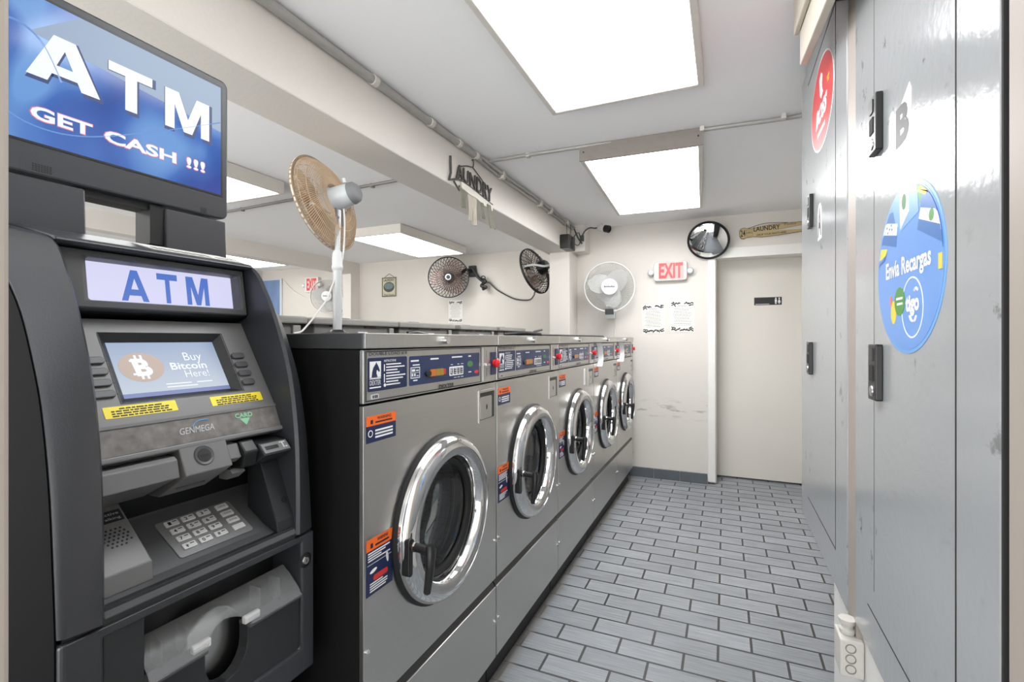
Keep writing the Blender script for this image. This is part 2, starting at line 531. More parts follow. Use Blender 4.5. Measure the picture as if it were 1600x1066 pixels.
# ---------------------------------------------------------------- mesh helpers
class G:
    """collects geometry in a local frame (u, v, n) and links it as one mesh object"""

    def __init__(self, frame=None):
        self.v, self.f = [], []
        self.M = frame or Matrix.Identity(4)

    def add(self, vs, fs):
        o = len(self.v)
        self.v += [self.M @ Vector(p) for p in vs]
        self.f += [tuple(i + o for i in f) for f in fs]
        return self

    def box(self, x0, x1, y0, y1, z0, z1):
        vs = [(x0, y0, z0), (x1, y0, z0), (x1, y1, z0), (x0, y1, z0), (x0, y0, z1), (x1, y0, z1), (x1, y1, z1), (x0, y1, z1)]
        return self.add(vs, [(0, 3, 2, 1), (4, 5, 6, 7), (0, 1, 5, 4), (1, 2, 6, 5), (2, 3, 7, 6), (3, 0, 4, 7)])

    def prism(self, poly, n0, n1):
        k = len(poly)
        vs = [(p[0], p[1], n0) for p in poly] + [(p[0], p[1], n1) for p in poly]
        fs = [tuple(reversed(range(k))), tuple(range(k, 2 * k))]
        for i in range(k):
            j = (i + 1) % k
            fs.append((i, j, k + j, k + i))
        return self.add(vs, fs)

    def tube(self, pts, r, n=8, closed=False, caps=True):
        pts = [Vector(p) for p in pts]
        k = len(pts)
        rs = r if isinstance(r, (list, tuple)) else [r] * k
        vs, fs = [], []
        up = None
        for i, p in enumerate(pts):
            if closed:
                t = pts[(i + 1) % k] - pts[i - 1]
            else:
                t = pts[min(i + 1, k - 1)] - pts[max(i - 1, 0)]
            t.normalize()
            if up is None:
                a = Vector((0, 0, 1)) if abs(t.z) < 0.9 else Vector((1, 0, 0))
                up = a - t * a.dot(t)
            else:
                up = up - t * up.dot(t)
            up.normalize()
            w = t.cross(up)
            for j in range(n):
                an = 2 * PI * j / n
                vs.append(p + (up * math.cos(an) + w * math.sin(an)) * rs[i])
        for i in range(k if closed else k - 1):
            i2 = (i + 1) % k
            for j in range(n):
                j2 = (j + 1) % n
                fs.append((i * n + j, i * n + j2, i2 * n + j2, i2 * n + j))
        if caps and not closed:
            fs.append(tuple(reversed(range(n))))
            fs.append(tuple(range((k - 1) * n, k * n)))
        return self.add(vs, fs)

    def lathe(self, prof, n=48, centre=(0, 0, 0), closed=False, a0=0.0):
        """profile of (radius, height along n) turned about the n axis"""
        vs, fs = [], []
        k = len(prof)
        for (r, h) in prof:
            for j in range(n):
                a = a0 + 2 * PI * j / n
                vs.append((centre[0] + r * math.cos(a), centre[1] + r * math.sin(a), centre[2] + h))
        for i in range(k if closed else k - 1):
            i2 = (i + 1) % k
            for j in range(n):
                j2 = (j + 1) % n
                fs.append((i * n + j, i * n + j2, i2 * n + j2, i2 * n + j))
        if not closed:
            if prof[0][0] > 1e-6:
                fs.append(tuple(reversed(range(n))))
            if prof[-1][0] > 1e-6:
                fs.append(tuple(range((k - 1) * n, k * n)))
        return self.add(vs, fs)

    def ring(self, prof, n=48, centre=(0, 0, 0)):
        return self.lathe(prof, n, centre, closed=True)

    def cyl(self, centre, r, h0, h1, n=24):
        return self.lathe([(r, h0), (r, h1)], n, centre)

    def ellipse(self, cx, cy, a, b, n0, n1, n=40, rot=0.0):
        p = []
        for i in range(n):
            t = 2 * PI * i / n
            x, y = a * math.cos(t), b * math.sin(t)
            p.append((cx + x * math.cos(rot) - y * math.sin(rot), cy + x * math.sin(rot) + y * math.cos(rot)))
        return self.prism(p, n0, n1)

    def rrect(self, x0, x1, y0, y1, r, n0, n1, k=5):
        p = []
        for (cx, cy, a) in ((x1 - r, y1 - r, 0), (x0 + r, y1 - r, PI / 2), (x0 + r, y0 + r, PI), (x1 - r, y0 + r, 1.5 * PI)):
            for i in range(k + 1):
                t = a + PI / 2 * i / k
                p.append((cx + r * math.cos(t), cy + r * math.sin(t)))
        return self.prism(p, n0, n1)

    def frame_rect(self, o, i, n0, n1):
        """rectangular border: outer (x0,x1,y0,y1), inner the same"""
        ov = [(o[0], o[2]), (o[1], o[2]), (o[1], o[3]), (o[0], o[3])]
        iv = [(i[0], i[2]), (i[1], i[2]), (i[1], i[3]), (i[0], i[3])]
        vs = [(x, y, n0) for x, y in ov] + [(x, y, n0) for x, y in iv] + [(x, y, n1) for x, y in ov] + [(x, y, n1) for x, y in iv]
        fs = []
        for a in range(4):
            b = (a + 1) % 4
            fs += [(a, a + 4, b + 4, b), (a + 8, b + 8, b + 12, a + 12), (a, b, b + 8, a + 8), (a + 4, a + 12, b + 12, b + 4)]
        return self.add(vs, fs)

    def quad_frame(self, oq, iq, n0o, n0i):
        """bevelled border between two quads (4 points each) at heights n0o and n0i"""
        vs = [(x, y, n0o) for x, y in oq] + [(x, y, n0i) for x, y in iq]
        return self.add(vs, [(a, (a + 1) % 4, (a + 1) % 4 + 4, a + 4) for a in range(4)])

    def hole_plate(self, x0, x1, y0, y1, cx, cy, r, n0, n1, n=64):
        angs = [2 * PI * i / n for i in range(n)]
        for (px, py) in ((x0, y0), (x1, y0), (x1, y1), (x0, y1)):
            angs.append(math.atan2(py - cy, px - cx) % (2 * PI))
        angs = sorted(set(round(a, 6) for a in angs))
        k = len(angs)
        ins, outs = [], []
        for a in angs:
            c, s = math.cos(a), math.sin(a)
            t = 1e9
            if c > 1e-9: t = min(t, (x1 - cx) / c)
            if c < -1e-9: t = min(t, (x0 - cx) / c)
            if s > 1e-9: t = min(t, (y1 - cy) / s)
            if s < -1e-9: t = min(t, (y0 - cy) / s)
            ins.append((cx + r * c, cy + r * s))
            outs.append((cx + t * c, cy + t * s))
        vs = [(x, y, n1) for x, y in ins] + [(x, y, n1) for x, y in outs] + [(x, y, n0) for x, y in ins] + [(x, y, n0) for x, y in outs]
        fs = []
        for i in range(k):
            j = (i + 1) % k
            fs += [(i, j, k + j, k + i), (2 * k + i, 3 * k + i, 3 * k + j, 2 * k + j), (i, 2 * k + i, 2 * k + j, j), (k + i, k + j, 3 * k + j, 3 * k + i)]
        return self.add(vs, fs)

    def build(self, name, material, parent=None, bevel=0.0, smooth=False, origin=None, seg=2):
        me = bpy.data.meshes.new(name)
        base = Vector(origin) if origin is not None else None
        if base is None and parent is not None:
            base = Vector(parent['_o']) if '_o' in parent else Vector((0, 0, 0))
        if base is None:
            base = Vector((0, 0, 0))
        me.from_pydata([p - base for p in self.v], [], self.f)
        bm = bmesh.new()
        bm.from_mesh(me)
        bmesh.ops.recalc_face_normals(bm, faces=bm.faces)
        bm.to_mesh(me)
        bm.free()
        if smooth:
            for p in me.polygons:
                p.use_smooth = True
            me.set_sharp_from_angle(angle=math.radians(smooth if smooth is not True else 40))
        o = bpy.data.objects.new(name, me)
        me.materials.append(material if not isinstance(material, str) else M[material])
        COL.objects.link(o)
        if parent is not None:
            o.parent = parent
            if '_o' in parent:
                o['_o'] = parent['_o']
        elif origin is not None:
            o.location = base
            o['_o'] = tuple(base)
        if bevel:
            b = o.modifiers.new('bevel', 'BEVEL')
            b.width = bevel
            b.segments = seg
            b.limit_method = 'ANGLE'
            b.angle_limit = math.radians(40)
            b.harden_normals = False
        return o


def thing(name, label, cat, loc, group=None):
    o = bpy.data.objects.new(name, None)
    o.empty_display_size = 0.05
    o.location = loc
    COL.objects.link(o)
    o['label'] = label
    o['category'] = cat
    o['_o'] = tuple(loc)
    if group:
        o['group'] = group
    return o


def tag(o, label, cat, group=None):
    o['label'] = label
    o['category'] = cat
    if group:
        o['group'] = group
    return o


def struct(o):
    o['kind'] = 'structure'
    return o


def frame(o, u, v, n):
    m = Matrix.Identity(4)
    for i in range(3):
        m[i][0], m[i][1], m[i][2], m[i][3] = u[i], v[i], n[i], o[i]
    return m


def frame_n(o, n, up=(0, 0, 1)):
    n = Vector(n).normalized()
    u = Vector(up).cross(n).normalized()
    v = n.cross(u)
    return frame(o, u, v, n)


_dg = None


def text(s, box, fr, name, material, parent, n=0.0006, bold=0.0, th=0.0004, slant=0.0, warp=None, spacing=1.0):
    """lettering fitted into box = (u0, u1, v0, v1) of the frame"""
    cu = bpy.data.curves.new('t', 'FONT')
    cu.body = s
    cu.size = 1.0
    cu.offset = bold
    cu.resolution_u = 3
    cu.space_character = spacing
    ob = bpy.data.objects.new('t', cu)
    COL.objects.link(ob)
    dg = bpy.context.evaluated_depsgraph_get()
    me = bpy.data.meshes.new_from_object(ob.evaluated_get(dg))
    bpy.data.objects.remove(ob)
    bpy.data.curves.remove(cu)
    vs = [v.co.copy() for v in me.vertices]
    fs = [tuple(p.vertices) for p in me.polygons]
    bpy.data.meshes.remove(me)
    x0 = min(v.x for v in vs); x1 = max(v.x for v in vs)
    y0 = min(v.y for v in vs); y1 = max(v.y for v in vs)
    out = []
    for v in vs:
        a = (v.x - x0) / max(1e-6, x1 - x0)
        b = (v.y - y0) / max(1e-6, y1 - y0)
        if warp:
            p = warp(a, b)
        else:
            p = (box[0] + (box[1] - box[0]) * a + slant * b, box[2] + (box[3] - box[2]) * b)
        out.append((p[0], p[1]))
    g = G(fr)
    if th <= 0.0005:
        g.add([(x, y, n + th) for x, y in out], fs)
    else:
        k = len(out)
        edge = {}
        for f in fs:
            for i in range(len(f)):
                e = (f[i], f[(i + 1) % len(f)])
                edge[e] = edge.get(e, 0) + 1
        faces = [tuple(i + k for i in f) for f in fs] + [tuple(reversed(f)) for f in fs]
        for (a, b) in edge:
            if (b, a) not in edge:
                faces.append((a, b, b + k, a + k))
        g.add([(x, y, n) for x, y in out] + [(x, y, n + th) for x, y in out], faces)
    return g.build(name, material, parent)


def block(ch, box, fr, name, material, parent, n, th=0.0004, st=0.27, grow=0.0):
    """heavy block capitals A, T, M fitted into box"""
    u0, u1, v0, v1 = box[0] - grow, box[1] + grow, box[2] - grow, box[3] + grow
    w, h = u1 - u0, v1 - v0
    g = G(fr)
    def P(pts):
        g.prism([(u0 + w * a, v0 + h * b) for a, b in pts], n, n + th)
    if ch == 'T':
        P([(0, 1), (0, 0.79), (0.5 - st / 2, 0.79), (0.5 - st / 2, 0), (0.5 + st / 2, 0), (0.5 + st / 2, 0.79), (1, 0.79), (1, 1)])
    elif ch == 'A':
        a = st
        P([(0, 0), (a, 0), (0.5, 0.74), (0.5, 1), (0.5 - a * 0.55, 1)])
        P([(1, 0), (1 - a, 0), (0.5, 0.74), (0.5, 1), (0.5 + a * 0.55, 1)])
        P([(a + 0.03, 0.18), (0.97 - a, 0.18), (0.88 - a, 0.38), (a + 0.12, 0.38)])
    else:
        P([(0, 0), (0, 1), (0.30, 1), (0.5, 0.36), (0.70, 1), (1, 1), (1, 0), (0.80, 0), (0.80, 0.66), (0.595, 0), (0.405, 0), (0.20, 0.66), (0.20, 0)])
    return g.build(name, material, parent)


def bars(fr, name, material, parent, rects, n=0.0006, th=0.0003):
    g = G(fr)
    for (a, b, c, d) in rects:
        g.box(a, b, c, d, n, n + th)
    return g.build(name, material, parent)


def lines_text(u0, u1, v1, v0, k, rnd, fill=0.5):
    """rows of small unreadable print as thin bars"""
    r = []
    st = (v1 - v0) / k
    for i in range(k):
        w = u0 + (u1 - u0) * rnd.uniform(0.55, 1.0)
        r.append((u0, w, v1 - st * i - st * fill, v1 - st * i))
    return r


def copy_tree(o, parent=None):
    c = o.copy()
    COL.objects.link(c)
    c.parent = parent
    for ch in list(o.children):
        copy_tree(ch, c)
    return c


def FX(X):       # frame of a surface facing +x: u = +y, v = +z
    return frame((X, 0, 0), (0, 1, 0), (0, 0, 1), (1, 0, 0))


def FXm(X):      # frame of a surface facing -x: u = -y, v = +z
    return frame((X, 0, 0), (0, -1, 0), (0, 0, 1), (-1, 0, 0))


def FY(Y):       # frame of a surface facing -y: u = +x, v = +z
    return frame((0, Y, 0), (1, 0, 0), (0, 0, 1), (0, -1, 0))


def bez(pts, k=8):
    """smooth curve through points (Catmull-Rom)"""
    P = [Vector(p) for p in pts]
    out = []
    for i in range(len(P) - 1):
        p0, p1, p2, p3 = P[max(i - 1, 0)], P[i], P[i + 1], P[min(i + 2, len(P) - 1)]
        for j in range(k):
            t = j / k
            out.append(0.5 * ((2 * p1) + (p2 - p0) * t + (2 * p0 - 5 * p1 + 4 * p2 - p3) * t * t + (3 * p1 - p0 - 3 * p2 + p3) * t ** 3))
    out.append(P[-1])
    return out


# ---------------------------------------------------------------- the room
CZ = 2.21
struct(G().box(-7.2, 1.0, -1.6, 5.25, -0.06, 0).build('floor', 'floor'))
struct(G().box(-7.2, 1.0, -1.6, 5.25, CZ, CZ + 0.06).build('ceiling', 'ceiling'))
# back wall of the aisle with the recessed doorway at its right
g = G().box(-1.43, -0.131, 4.33, 4.45, 0, CZ)
g.box(-0.131, 1.0, 4.33, 4.45, 1.942, CZ)
struct(g.build('wall_back', 'wall'))
struct(G().box(-7.2, -1.43, 5.1, 5.2, 0, CZ).build('wall_back_left', 'wall_left'))
struct(G().box(1.0, 1.1, -1.6, 5.2, 0, CZ).build('wall_right', 'wall_plain'))
g = G().box(-4.6, -4.47, -1.6, 4.94, 2.055, CZ)
g.box(-4.6, -4.47, 4.94, 5.1, 0, CZ).box(-4.6, -4.47, -1.6, 0.6, 0, CZ)
struct(g.build('wall_left', 'wall_plain'))
struct(G().box(-7.3, -7.2, -1.6, 5.2, 0, CZ).build('wall_far_left', 'wall_plain'))
struct(G().box(-6.42, -6.30, 3.6, 5.1, 0, CZ).build('wall_partition', 'wall_plain'))
# beam and the column that carries it
struct(G().box(-1.465, -1.245, -1.6, 4.33, 1.967, CZ).build('trim_1', 'wall_plain', bevel=0.006))
struct(G().box(-1.43, -1.245, 4.08, 5.1, 0, 1.967).build('wall_column', 'wall_plain', bevel=0.004))
struct(G().box(-1.245, -1.13, 4.16, 4.33, 1.975, CZ).build('trim_2', 'wall_plain', bevel=0.004))
# door in its recess
struct(G().box(-0.12, 0.95, 4.60, 4.64, 0.012, 1.885).build('door_1', 'door'))
struct(G().box(-0.12, 1.0, 4.64, 4.70, 0, CZ).build('wall_recess', 'gap'))
g = G().box(-0.131, -0.072, 4.318, 4.36, 0.02, 1.942)
g.box(-0.131, -0.066, 4.36, 4.64, 0, 1.942)
struct(g.build('trim_3', 'white_paint', bevel=0.003))
g = G().box(-0.072, 1.0, 4.318, 4.36, 1.862, 1.944)
g.box(-0.066, 1.0, 4.36, 4.64, 1.88, 1.942)
struct(g.build('trim_4', 'white_paint', bevel=0.003))
g = G()
for i in range(3):
    g.box(-0.78 + i * 0.216, -0.78 + i * 0.216 + 0.212, 4.312, 4.33, 0.0, 0.083)
struct(g.build('baseboard_back', 'basetile', bevel=0.002))
# jambs of the doorway the picture is taken from
struct(G().box(-0.72, -0.541, 0.12, 0.20, 0, CZ).build('trim_5', 'jamb', bevel=0.004))
struct(G().box(0.270, 0.42, 0.20, 0.672, 0, CZ).build('trim_6', 'jamb', bevel=0.004))


# ---------------------------------------------------------------- ceiling lights
def ceiling_light(x0, x1, y0, y1, z0, label, diff='diffuser', end='fixture', rim=0.022, rot=0.0):
    t = thing('ceiling_light', label, 'ceiling light', ((x0 + x1) / 2, (y0 + y1) / 2, CZ), 'fluorescent ceiling lights')
    g = G()
    g.frame_rect((x0, x1, y0, y1), (x0 + rim, x1 - rim, y0 + rim, y1 - rim), z0, CZ - 0.003)
    g.box(x0 + rim, x1 - rim, y0 + rim, y1 - rim, z0 + 0.02, CZ - 0.004)
    g.build('housing', 'fixture', t, bevel=0.003)
    if end != 'fixture':
        G().box(x0 - 0.002, x1 + 0.002, y0 - 0.004, y0 + 0.002, z0 - 0.002, CZ - 0.004).build('end_plate', end, t)
        s = G(frame((0, 0, 0), (1, 0, 0), (0, 0, 1), (0, -1, 0)))
        for x in (x0 + 0.02, x1 - 0.02):
            s.cyl((x, (z0 + CZ) / 2, -y0 + 0.004), 0.004, 0, 0.003, 10)
        s.build('screw', 'dark_print', t)
    G().box(x0 + rim, x1 - rim, y0 + rim, y1 - rim, z0 + 0.006, z0 + 0.012).build('diffuser', diff, t)
    if rot:
        t.rotation_euler[2] = rot
    return t


ceiling_light(-0.672, -0.072, 0.735, 1.962, 2.152, 'wide flat ceiling light directly above the aisle, nearest the viewer', 'diffuser_dim')
ceiling_light(-0.715, -0.120, 2.46, 3.66, 2.125, 'ceiling light with a dusty grey end plate in the aisle, before the back wall', 'diffuser', 'fixture_end', rot=math.radians(2.2))
ceiling_light(-3.20, -2.58, 1.02, 2.25, 2.125, 'box ceiling light in the left room just right of the advertising screen', 'diffuser_soft')
ceiling_light(-3.20, -2.58, 3.46, 4.62, 2.125, 'box ceiling light in the left room above the black wall fan', 'diffuser_soft')
ceiling_light(-5.70, -5.10, 3.32, 4.52, 2.14, 'ceiling light in the far room beyond the left opening', 'diffuser_soft')


# ---------------------------------------------------------------- conduits on the ceiling and beam
def strap_at(g, p, r, axis='y'):
    if axis == 'y':
        g.box(p[0] - r * 1.3, p[0] + r * 1.2, p[1] - 0.012, p[1] + 0.012, p[2] - r * 1.3, p[2] + r * 1.3)
    else:
        g.box(p[0] - 0.010, p[0] + 0.010, p[1] - r * 1.4, p[1] + r * 1.4, p[2] - r * 1.3, p[2] + r)


t = thing('conduit', 'thick painted conduit running along the top of the beam', 'conduit', (-1.22, 2.0, 2.18), 'ceiling conduits')
G().tube([(-1.226, -0.5, 2.186), (-1.226, 1.4, 2.186), (-1.226, 2.35, 2.184)], 0.017, 12).build('pipe', 'conduit', t, smooth=True)
for y in (1.48, 1.87, 2.12, 2.3):
    G().tube([(-1.226, y - 0.013, 2.186), (-1.226, y + 0.013, 2.186)], 0.0215, 12).build('strap', 'strap', t, bevel=0.002)
t = thing('conduit', 'bundle of thin painted conduits along the far half of the beam', 'conduit', (-1.22, 3.2, 2.18), 'ceiling conduits')
g = G().tube(bez([(-1.226, 2.35, 2.176), (-1.228, 2.6, 2.168), (-1.226, 3.2, 2.174), (-1.228, 3.75, 2.17), (-1.226, 4.1, 2.165)]), 0.010, 8)
g.tube(bez([(-1.214, 2.35, 2.19), (-1.21, 2.65, 2.182), (-1.214, 3.2, 2.19), (-1.214, 3.75, 2.186), (-1.214, 4.12, 2.18)]), 0.009, 8)
g.build('pipe', 'conduit', t, smooth=True)
for y in (2.62, 3.28, 3.5, 3.9):
    G().box(-1.243, -1.2, y - 0.014, y + 0.014, 2.155, 2.2).build('strap', 'strap', t, bevel=0.003)
t = thing('conduit', 'thin conduit crossing the aisle ceiling behind the nearest light', 'conduit', (-0.5, 2.5, 2.2), 'ceiling conduits')
G().tube(bez([(-1.236, 2.43, 2.196), (-0.7, 2.452, 2.2), (0.0, 2.49, 2.2), (0.2, 2.5, 2.198), (0.33, 2.50, 2.2), (0.52, 2.44, 2.2), (0.9, 2.40, 2.2)]), 0.010, 10).build('pipe', 'conduit', t, smooth=True)
for x in (-0.98, -0.1, 0.24):
    g = G()
    strap_at(g, (x, 2.475 + x * 0.03, 2.2), 0.010, 'x')
    g.build('strap', 'strap', t, bevel=0.002)
t = thing('conduit', 'thin conduit crossing the ceiling of the left room behind the tan fan', 'conduit', (-2.6, 2.5, 2.2), 'ceiling conduits')
G().tube([(-4.4, 2.62, 2.199), (-3.0, 2.55, 2.199), (-1.7, 2.49, 2.199), (-1.462, 2.48, 2.199)], 0.010, 10).build('pipe', 'conduit_dark', t, smooth=True)
for x in (-3.4, -2.1):
    g = G()
    strap_at(g, (x, 2.5 - (x + 1.7) * 0.045, 2.199), 0.011, 'x')
    g.build('strap', 'conduit_dark', t, bevel=0.002)

# ---------------------------------------------------------------- washers
WX, WY0, PITCH, WW = -0.718, 0.832, 0.671, 0.664
DC = (0.322, 0.712)          # door centre on the front (u, v)
washer_labels = [
    'stainless front-load washer nearest the viewer, right beside the black cash machine',
    'second stainless washer from the cash machine, bare control panel, two orange stickers',
    'third stainless washer from the cash machine, white paper strip under its panel',
    'fourth stainless washer from the cash machine, white tag hanging at its panel',
    'farthest stainless washer, against the back wall under the white fan',
]


def washer(i):
    """one machine in its own coordinates: x to the front, y along the row"""
    t = thing('washing_machine', washer_labels[i], 'washing machine', (WX, WY0 + i * PITCH, 0), 'front row of stainless washers')
    t['_o'] = (0, 0, 0)
    F = FX(0)
    rnd = random.Random(40 + i)
    W = WW
    # casing: side sheets, back, floor, so the drum opening is real
    g = G()
    g.box(-0.72, -0.013, 0.0, 0.018, 0.11, 1.176).box(-0.72, -0.013, W - 0.018, W, 0.11, 1.176)
    g.box(-0.72, -0.70, 0.018, W - 0.018, 0.11, 1.176).box(-0.70, -0.013, 0.018, W - 0.018, 0.11, 0.13)
    g.box(-0.70, -0.013, 0.018, W - 0.018, 1.15, 1.176)
    g.build('casing', 'casing', t)
    G().box(-0.70, -0.04, 0.0, W, 0.0, 0.11).build('kick_base', 'kick', t)
    # lid
    l = G().box(-0.722, -0.002, -0.001, W + 0.001, 1.178, 1.213).build('lid', 'casing_top', t, bevel=0.002)
    G().box(-0.002, 0.006, -0.001, W + 0.001, 1.179, 1.2135).build('lid_trim', 'steel_light', l, bevel=0.0015)
    k = G(F).cyl((0.32, 1.197, 0), 0.0105, 0.006, 0.02, 20).build('lock', 'chrome', l, smooth=True)
    # upper front with the porthole
    G(F).hole_plate(0.0, W, 0.382, 1.053, DC[0], DC[1], 0.2, -0.012, 0.0).build('front_panel', 'steel', t, bevel=0.002)
    G(F).box(0.0, W, 0.112, 0.352, -0.012, 0.0).build('lower_panel', 'steel', t, bevel=0.002)
    gr = G(F).box(0, W, 0.352, 0.382, -0.030, -0.022)
    gr.add([(0, 0.352, -0.004), (W, 0.352, -0.004), (W, 0.377, -0.022), (0, 0.377, -0.022)], [(0, 1, 2, 3)])
    gr.build('grip_strip', 'groove', t)
    s = G(F)
    for (a, b) in ((0.655, 0.514), (0.012, 0.514), (0.655, 0.238), (0.012, 0.238)):
        s.lathe([(0.006, 0), (0.006, 0.003), (0.003, 0.006), (0, 0.0065)], 12, (a, b, 0))
    s.build('screw', 'chrome', t, smooth=True)
    # control panel
    p = G(F).box(0.0, W, 1.058, 1.176, -0.012, 0.0).build('control_panel', 'steel_light', t, bevel=0.002)
    G(F).frame_rect((0.006, 0.553, 1.062, 1.1735), (0.0085, 0.5505, 1.0645, 1.171), 0, 0.0012).build('panel_border', 'groove', p)
    G(F).rrect(0.013, 0.156, 1.083, 1.158, 0.004, 0, 0.0008).build('instruction_decal', 'navy', p)
    G(F).rrect(0.166, 0.540, 1.083, 1.157, 0.004, 0, 0.0008).build('control_decal', 'navy_panel', p)
    text('DOUBLE LOAD # %d' % (8 - i), (0.017, 0.156, 1.1625, 1.1705), F, 'title_lettering', 'grey_print', p, 0.0004, 0.02)
    # horse head emblem
    G(F).box(0.019, 0.057, 1.114, 1.150, 0.0008, 0.0012).build('emblem_field', 'white_print', p)
    hp = [(0.006, 0.0), (0.008, 0.012), (0.012, 0.022), (0.019, 0.029), (0.022, 0.034), (0.024, 0.030), (0.029, 0.024), (0.034, 0.014),
          (0.031, 0.011), (0.026, 0.016), (0.023, 0.015), (0.022, 0.009), (0.026, 0.0)]
    G(F).prism([(0.019 + a, 1.1145 + b) for a, b in hp], 0.0012, 0.0016).build('horse_emblem', 'navy', p)
    bars(F, 'emblem_bar', 'white_print', p, [(0.019, 0.057, 1.1105, 1.113), (0.019, 0.057, 1.09, 1.093)], 0.0008)
    text('DEXTER', (0.019, 0.057, 1.097, 1.108), F, 'emblem_lettering', 'silver_print', p, 0.0008, 0.02)
    text('INSTRUCTIONS', (0.068, 0.112, 1.1475, 1.1525), F, 'heading_lettering', 'white_print', p, 0.0008, 0.01)
    bars(F, 'instruction_lines', 'white_print', p, [(0.068, 0.071, 1.126, 1.142), (0.068, 0.071, 1.10, 1.12)] +
         lines_text(0.076, 0.150, 1.143, 1.089, 8, rnd, 0.42), 0.0008)
    G(F).cyl((0.071, 1.094, 0), 0.004, 0.0008, 0.0012, 14).build('bullet_dot', 'white_print', p)
    # legends, keys, display
    bars(F, 'legend_lines', 'white_print', p, [(0.172, 0.206, 1.143, 1.147), (0.18, 0.21, 1.133, 1.136), (0.182, 0.20, 1.094, 1.097),
         (0.26, 0.30, 1.145, 1.149), (0.37, 0.43, 1.146, 1.150), (0.468, 0.484, 1.146, 1.150), (0.468, 0.486, 1.098, 1.101),
         (0.364, 0.376, 1.126, 1.128), (0.402, 0.412, 1.126, 1.128), (0.422, 0.436, 1.126, 1.128), (0.382, 0.396, 1.088, 1.090),
         (0.402, 0.416, 1.088, 1.090), (0.422, 0.436, 1.088, 1.090)], 0.0008)
    G(F).frame_rect((0.171, 0.211, 1.101, 1.129), (0.173, 0.209, 1.103, 1.127), 0.0008, 0.0012).build('cycle_chart', 'white_print', p)
    bars(F, 'cycle_rows', 'white_print', p, [(0.176, 0.19, 1.118, 1.124), (0.194, 0.206, 1.119, 1.122), (0.176, 0.182, 1.106, 1.113),
         (0.186, 0.192, 1.106, 1.113), (0.196, 0.206, 1.106, 1.108), (0.173, 0.209, 1.1145, 1.1155)], 0.0008)
    G(F).ellipse(0.247, 1.109, 0.012, 0.008, 0.0008, 0.006, 16).build('start_key', 'black', p, bevel=0.001)
    bars(F, 'temperature_key', 'amber', p, [(0.259, 0.281, 1.101, 1.119)], 0.0008, 0.004)
    bars(F, 'cycle_key', 'amber2', p, [(0.283, 0.303, 1.101, 1.119), (0.305, 0.320, 1.101, 1.119)], 0.0008, 0.004)
    bars(F, 'stop_key', 'red_print', p, [(0.321, 0.333, 1.103, 1.117)], 0.0008, 0.003)
    G(F).rrect(0.356, 0.435, 1.095, 1.121, 0.003, 0.0008, 0.0016).build('display_bezel', 'white_print', p)
    dd = G(F)
    for a in (0.361, 0.380, 0.399, 0.417):
        dd.box(a, a + 0.013, 1.099, 1.117, 0.0016, 0.0022)
    dd.build('display_digit', 'ledwin', p)
    bars(F, 'digit_segment', 'white_print', p, [(a + 0.004, a + 0.0095, z, z + 0.002) for a in (0.361, 0.380, 0.399, 0.417) for z in (1.102, 1.108, 1.1135)] +
         [(0.363, 0.365, 1.103, 1.114)], 0.0022)
    G(F).ellipse(0.478, 1.124, 0.018, 0.009, 0.0008, 0.0014, 16).build('water_mark', 'green_print', p)
    G(F).ellipse(0.52, 1.098, 0.014, 0.005, 0.0008, 0.0014, 16).build('warning_mark', 'red_print', p)
    G(F).rrect(0.024, 0.050, 1.066, 1.0765, 0.002, 0, 0.001).build('number_plate', 'silver_print', p)
    bars(F, 'number_lettering', 'dark_print', p, [(a, a + 0.004, 1.068, 1.0745) for a in (0.029, 0.0355, 0.0415)], 0.001)
    text('DEXTER', (0.300, 0.380, 1.0635, 1.0745), F, 'maker_lettering', 'groove', p, 0.0008, 0.03, slant=0.003)
    # coin drop
    c = G(F).box(0.560, 0.602, 1.062, 1.174, 0, 0.004).build('coin_plate', 'steel_light', t, bevel=0.001)
    bars(F, 'coin_slot', 'black', c, [(0.583, 0.5855, 1.078, 1.105), (0.583, 0.5845, 1.14, 1.163)], 0.004, 0.0004)
    G(F).rrect(0.566, 0.597, 1.112, 1.121, 0.003, 0.004, 0.012).build('coin_return', 'chrome', c, bevel=0.001)
    G(F).box(0.560, 0.604, 1.062, 1.067, 0.004, 0.009).build('coin_ledge', 'steel_light', c)
    c = G(F).rrect(0.622, 0.659, 1.08, 1.156, 0.003, 0, 0.003).build('button_plate', 'navy', t)
    G(F).lathe([(0.011, 0.003), (0.011, 0.008), (0.0145, 0.012), (0.015, 0.018), (0.011, 0.022), (0, 0.024)], 20, (0.641, 1.119, 0)).build('push_button', 'red', c, smooth=True)
    # coin box
    c = G(F).frame_rect((0.535, 0.655, 0.932, 1.034), (0.542, 0.648, 0.939, 1.027), -0.002, 0.0025).build('coin_box', 'steel_light', t)
    G(F).box(0.542, 0.648, 0.939, 1.027, 0.0, 0.0008).build('box_recess', 'black', c)
    G(F).rrect(0.545, 0.628, 0.941, 1.013, 0.006, 0.0008, 0.002).build('box_cover', 'steel_light', c, bevel=0.0005)
    G(F).ellipse(0.590, 0.978, 0.005, 0.009, 0.002, 0.0025, 14).build('key_hole', 'black', c)
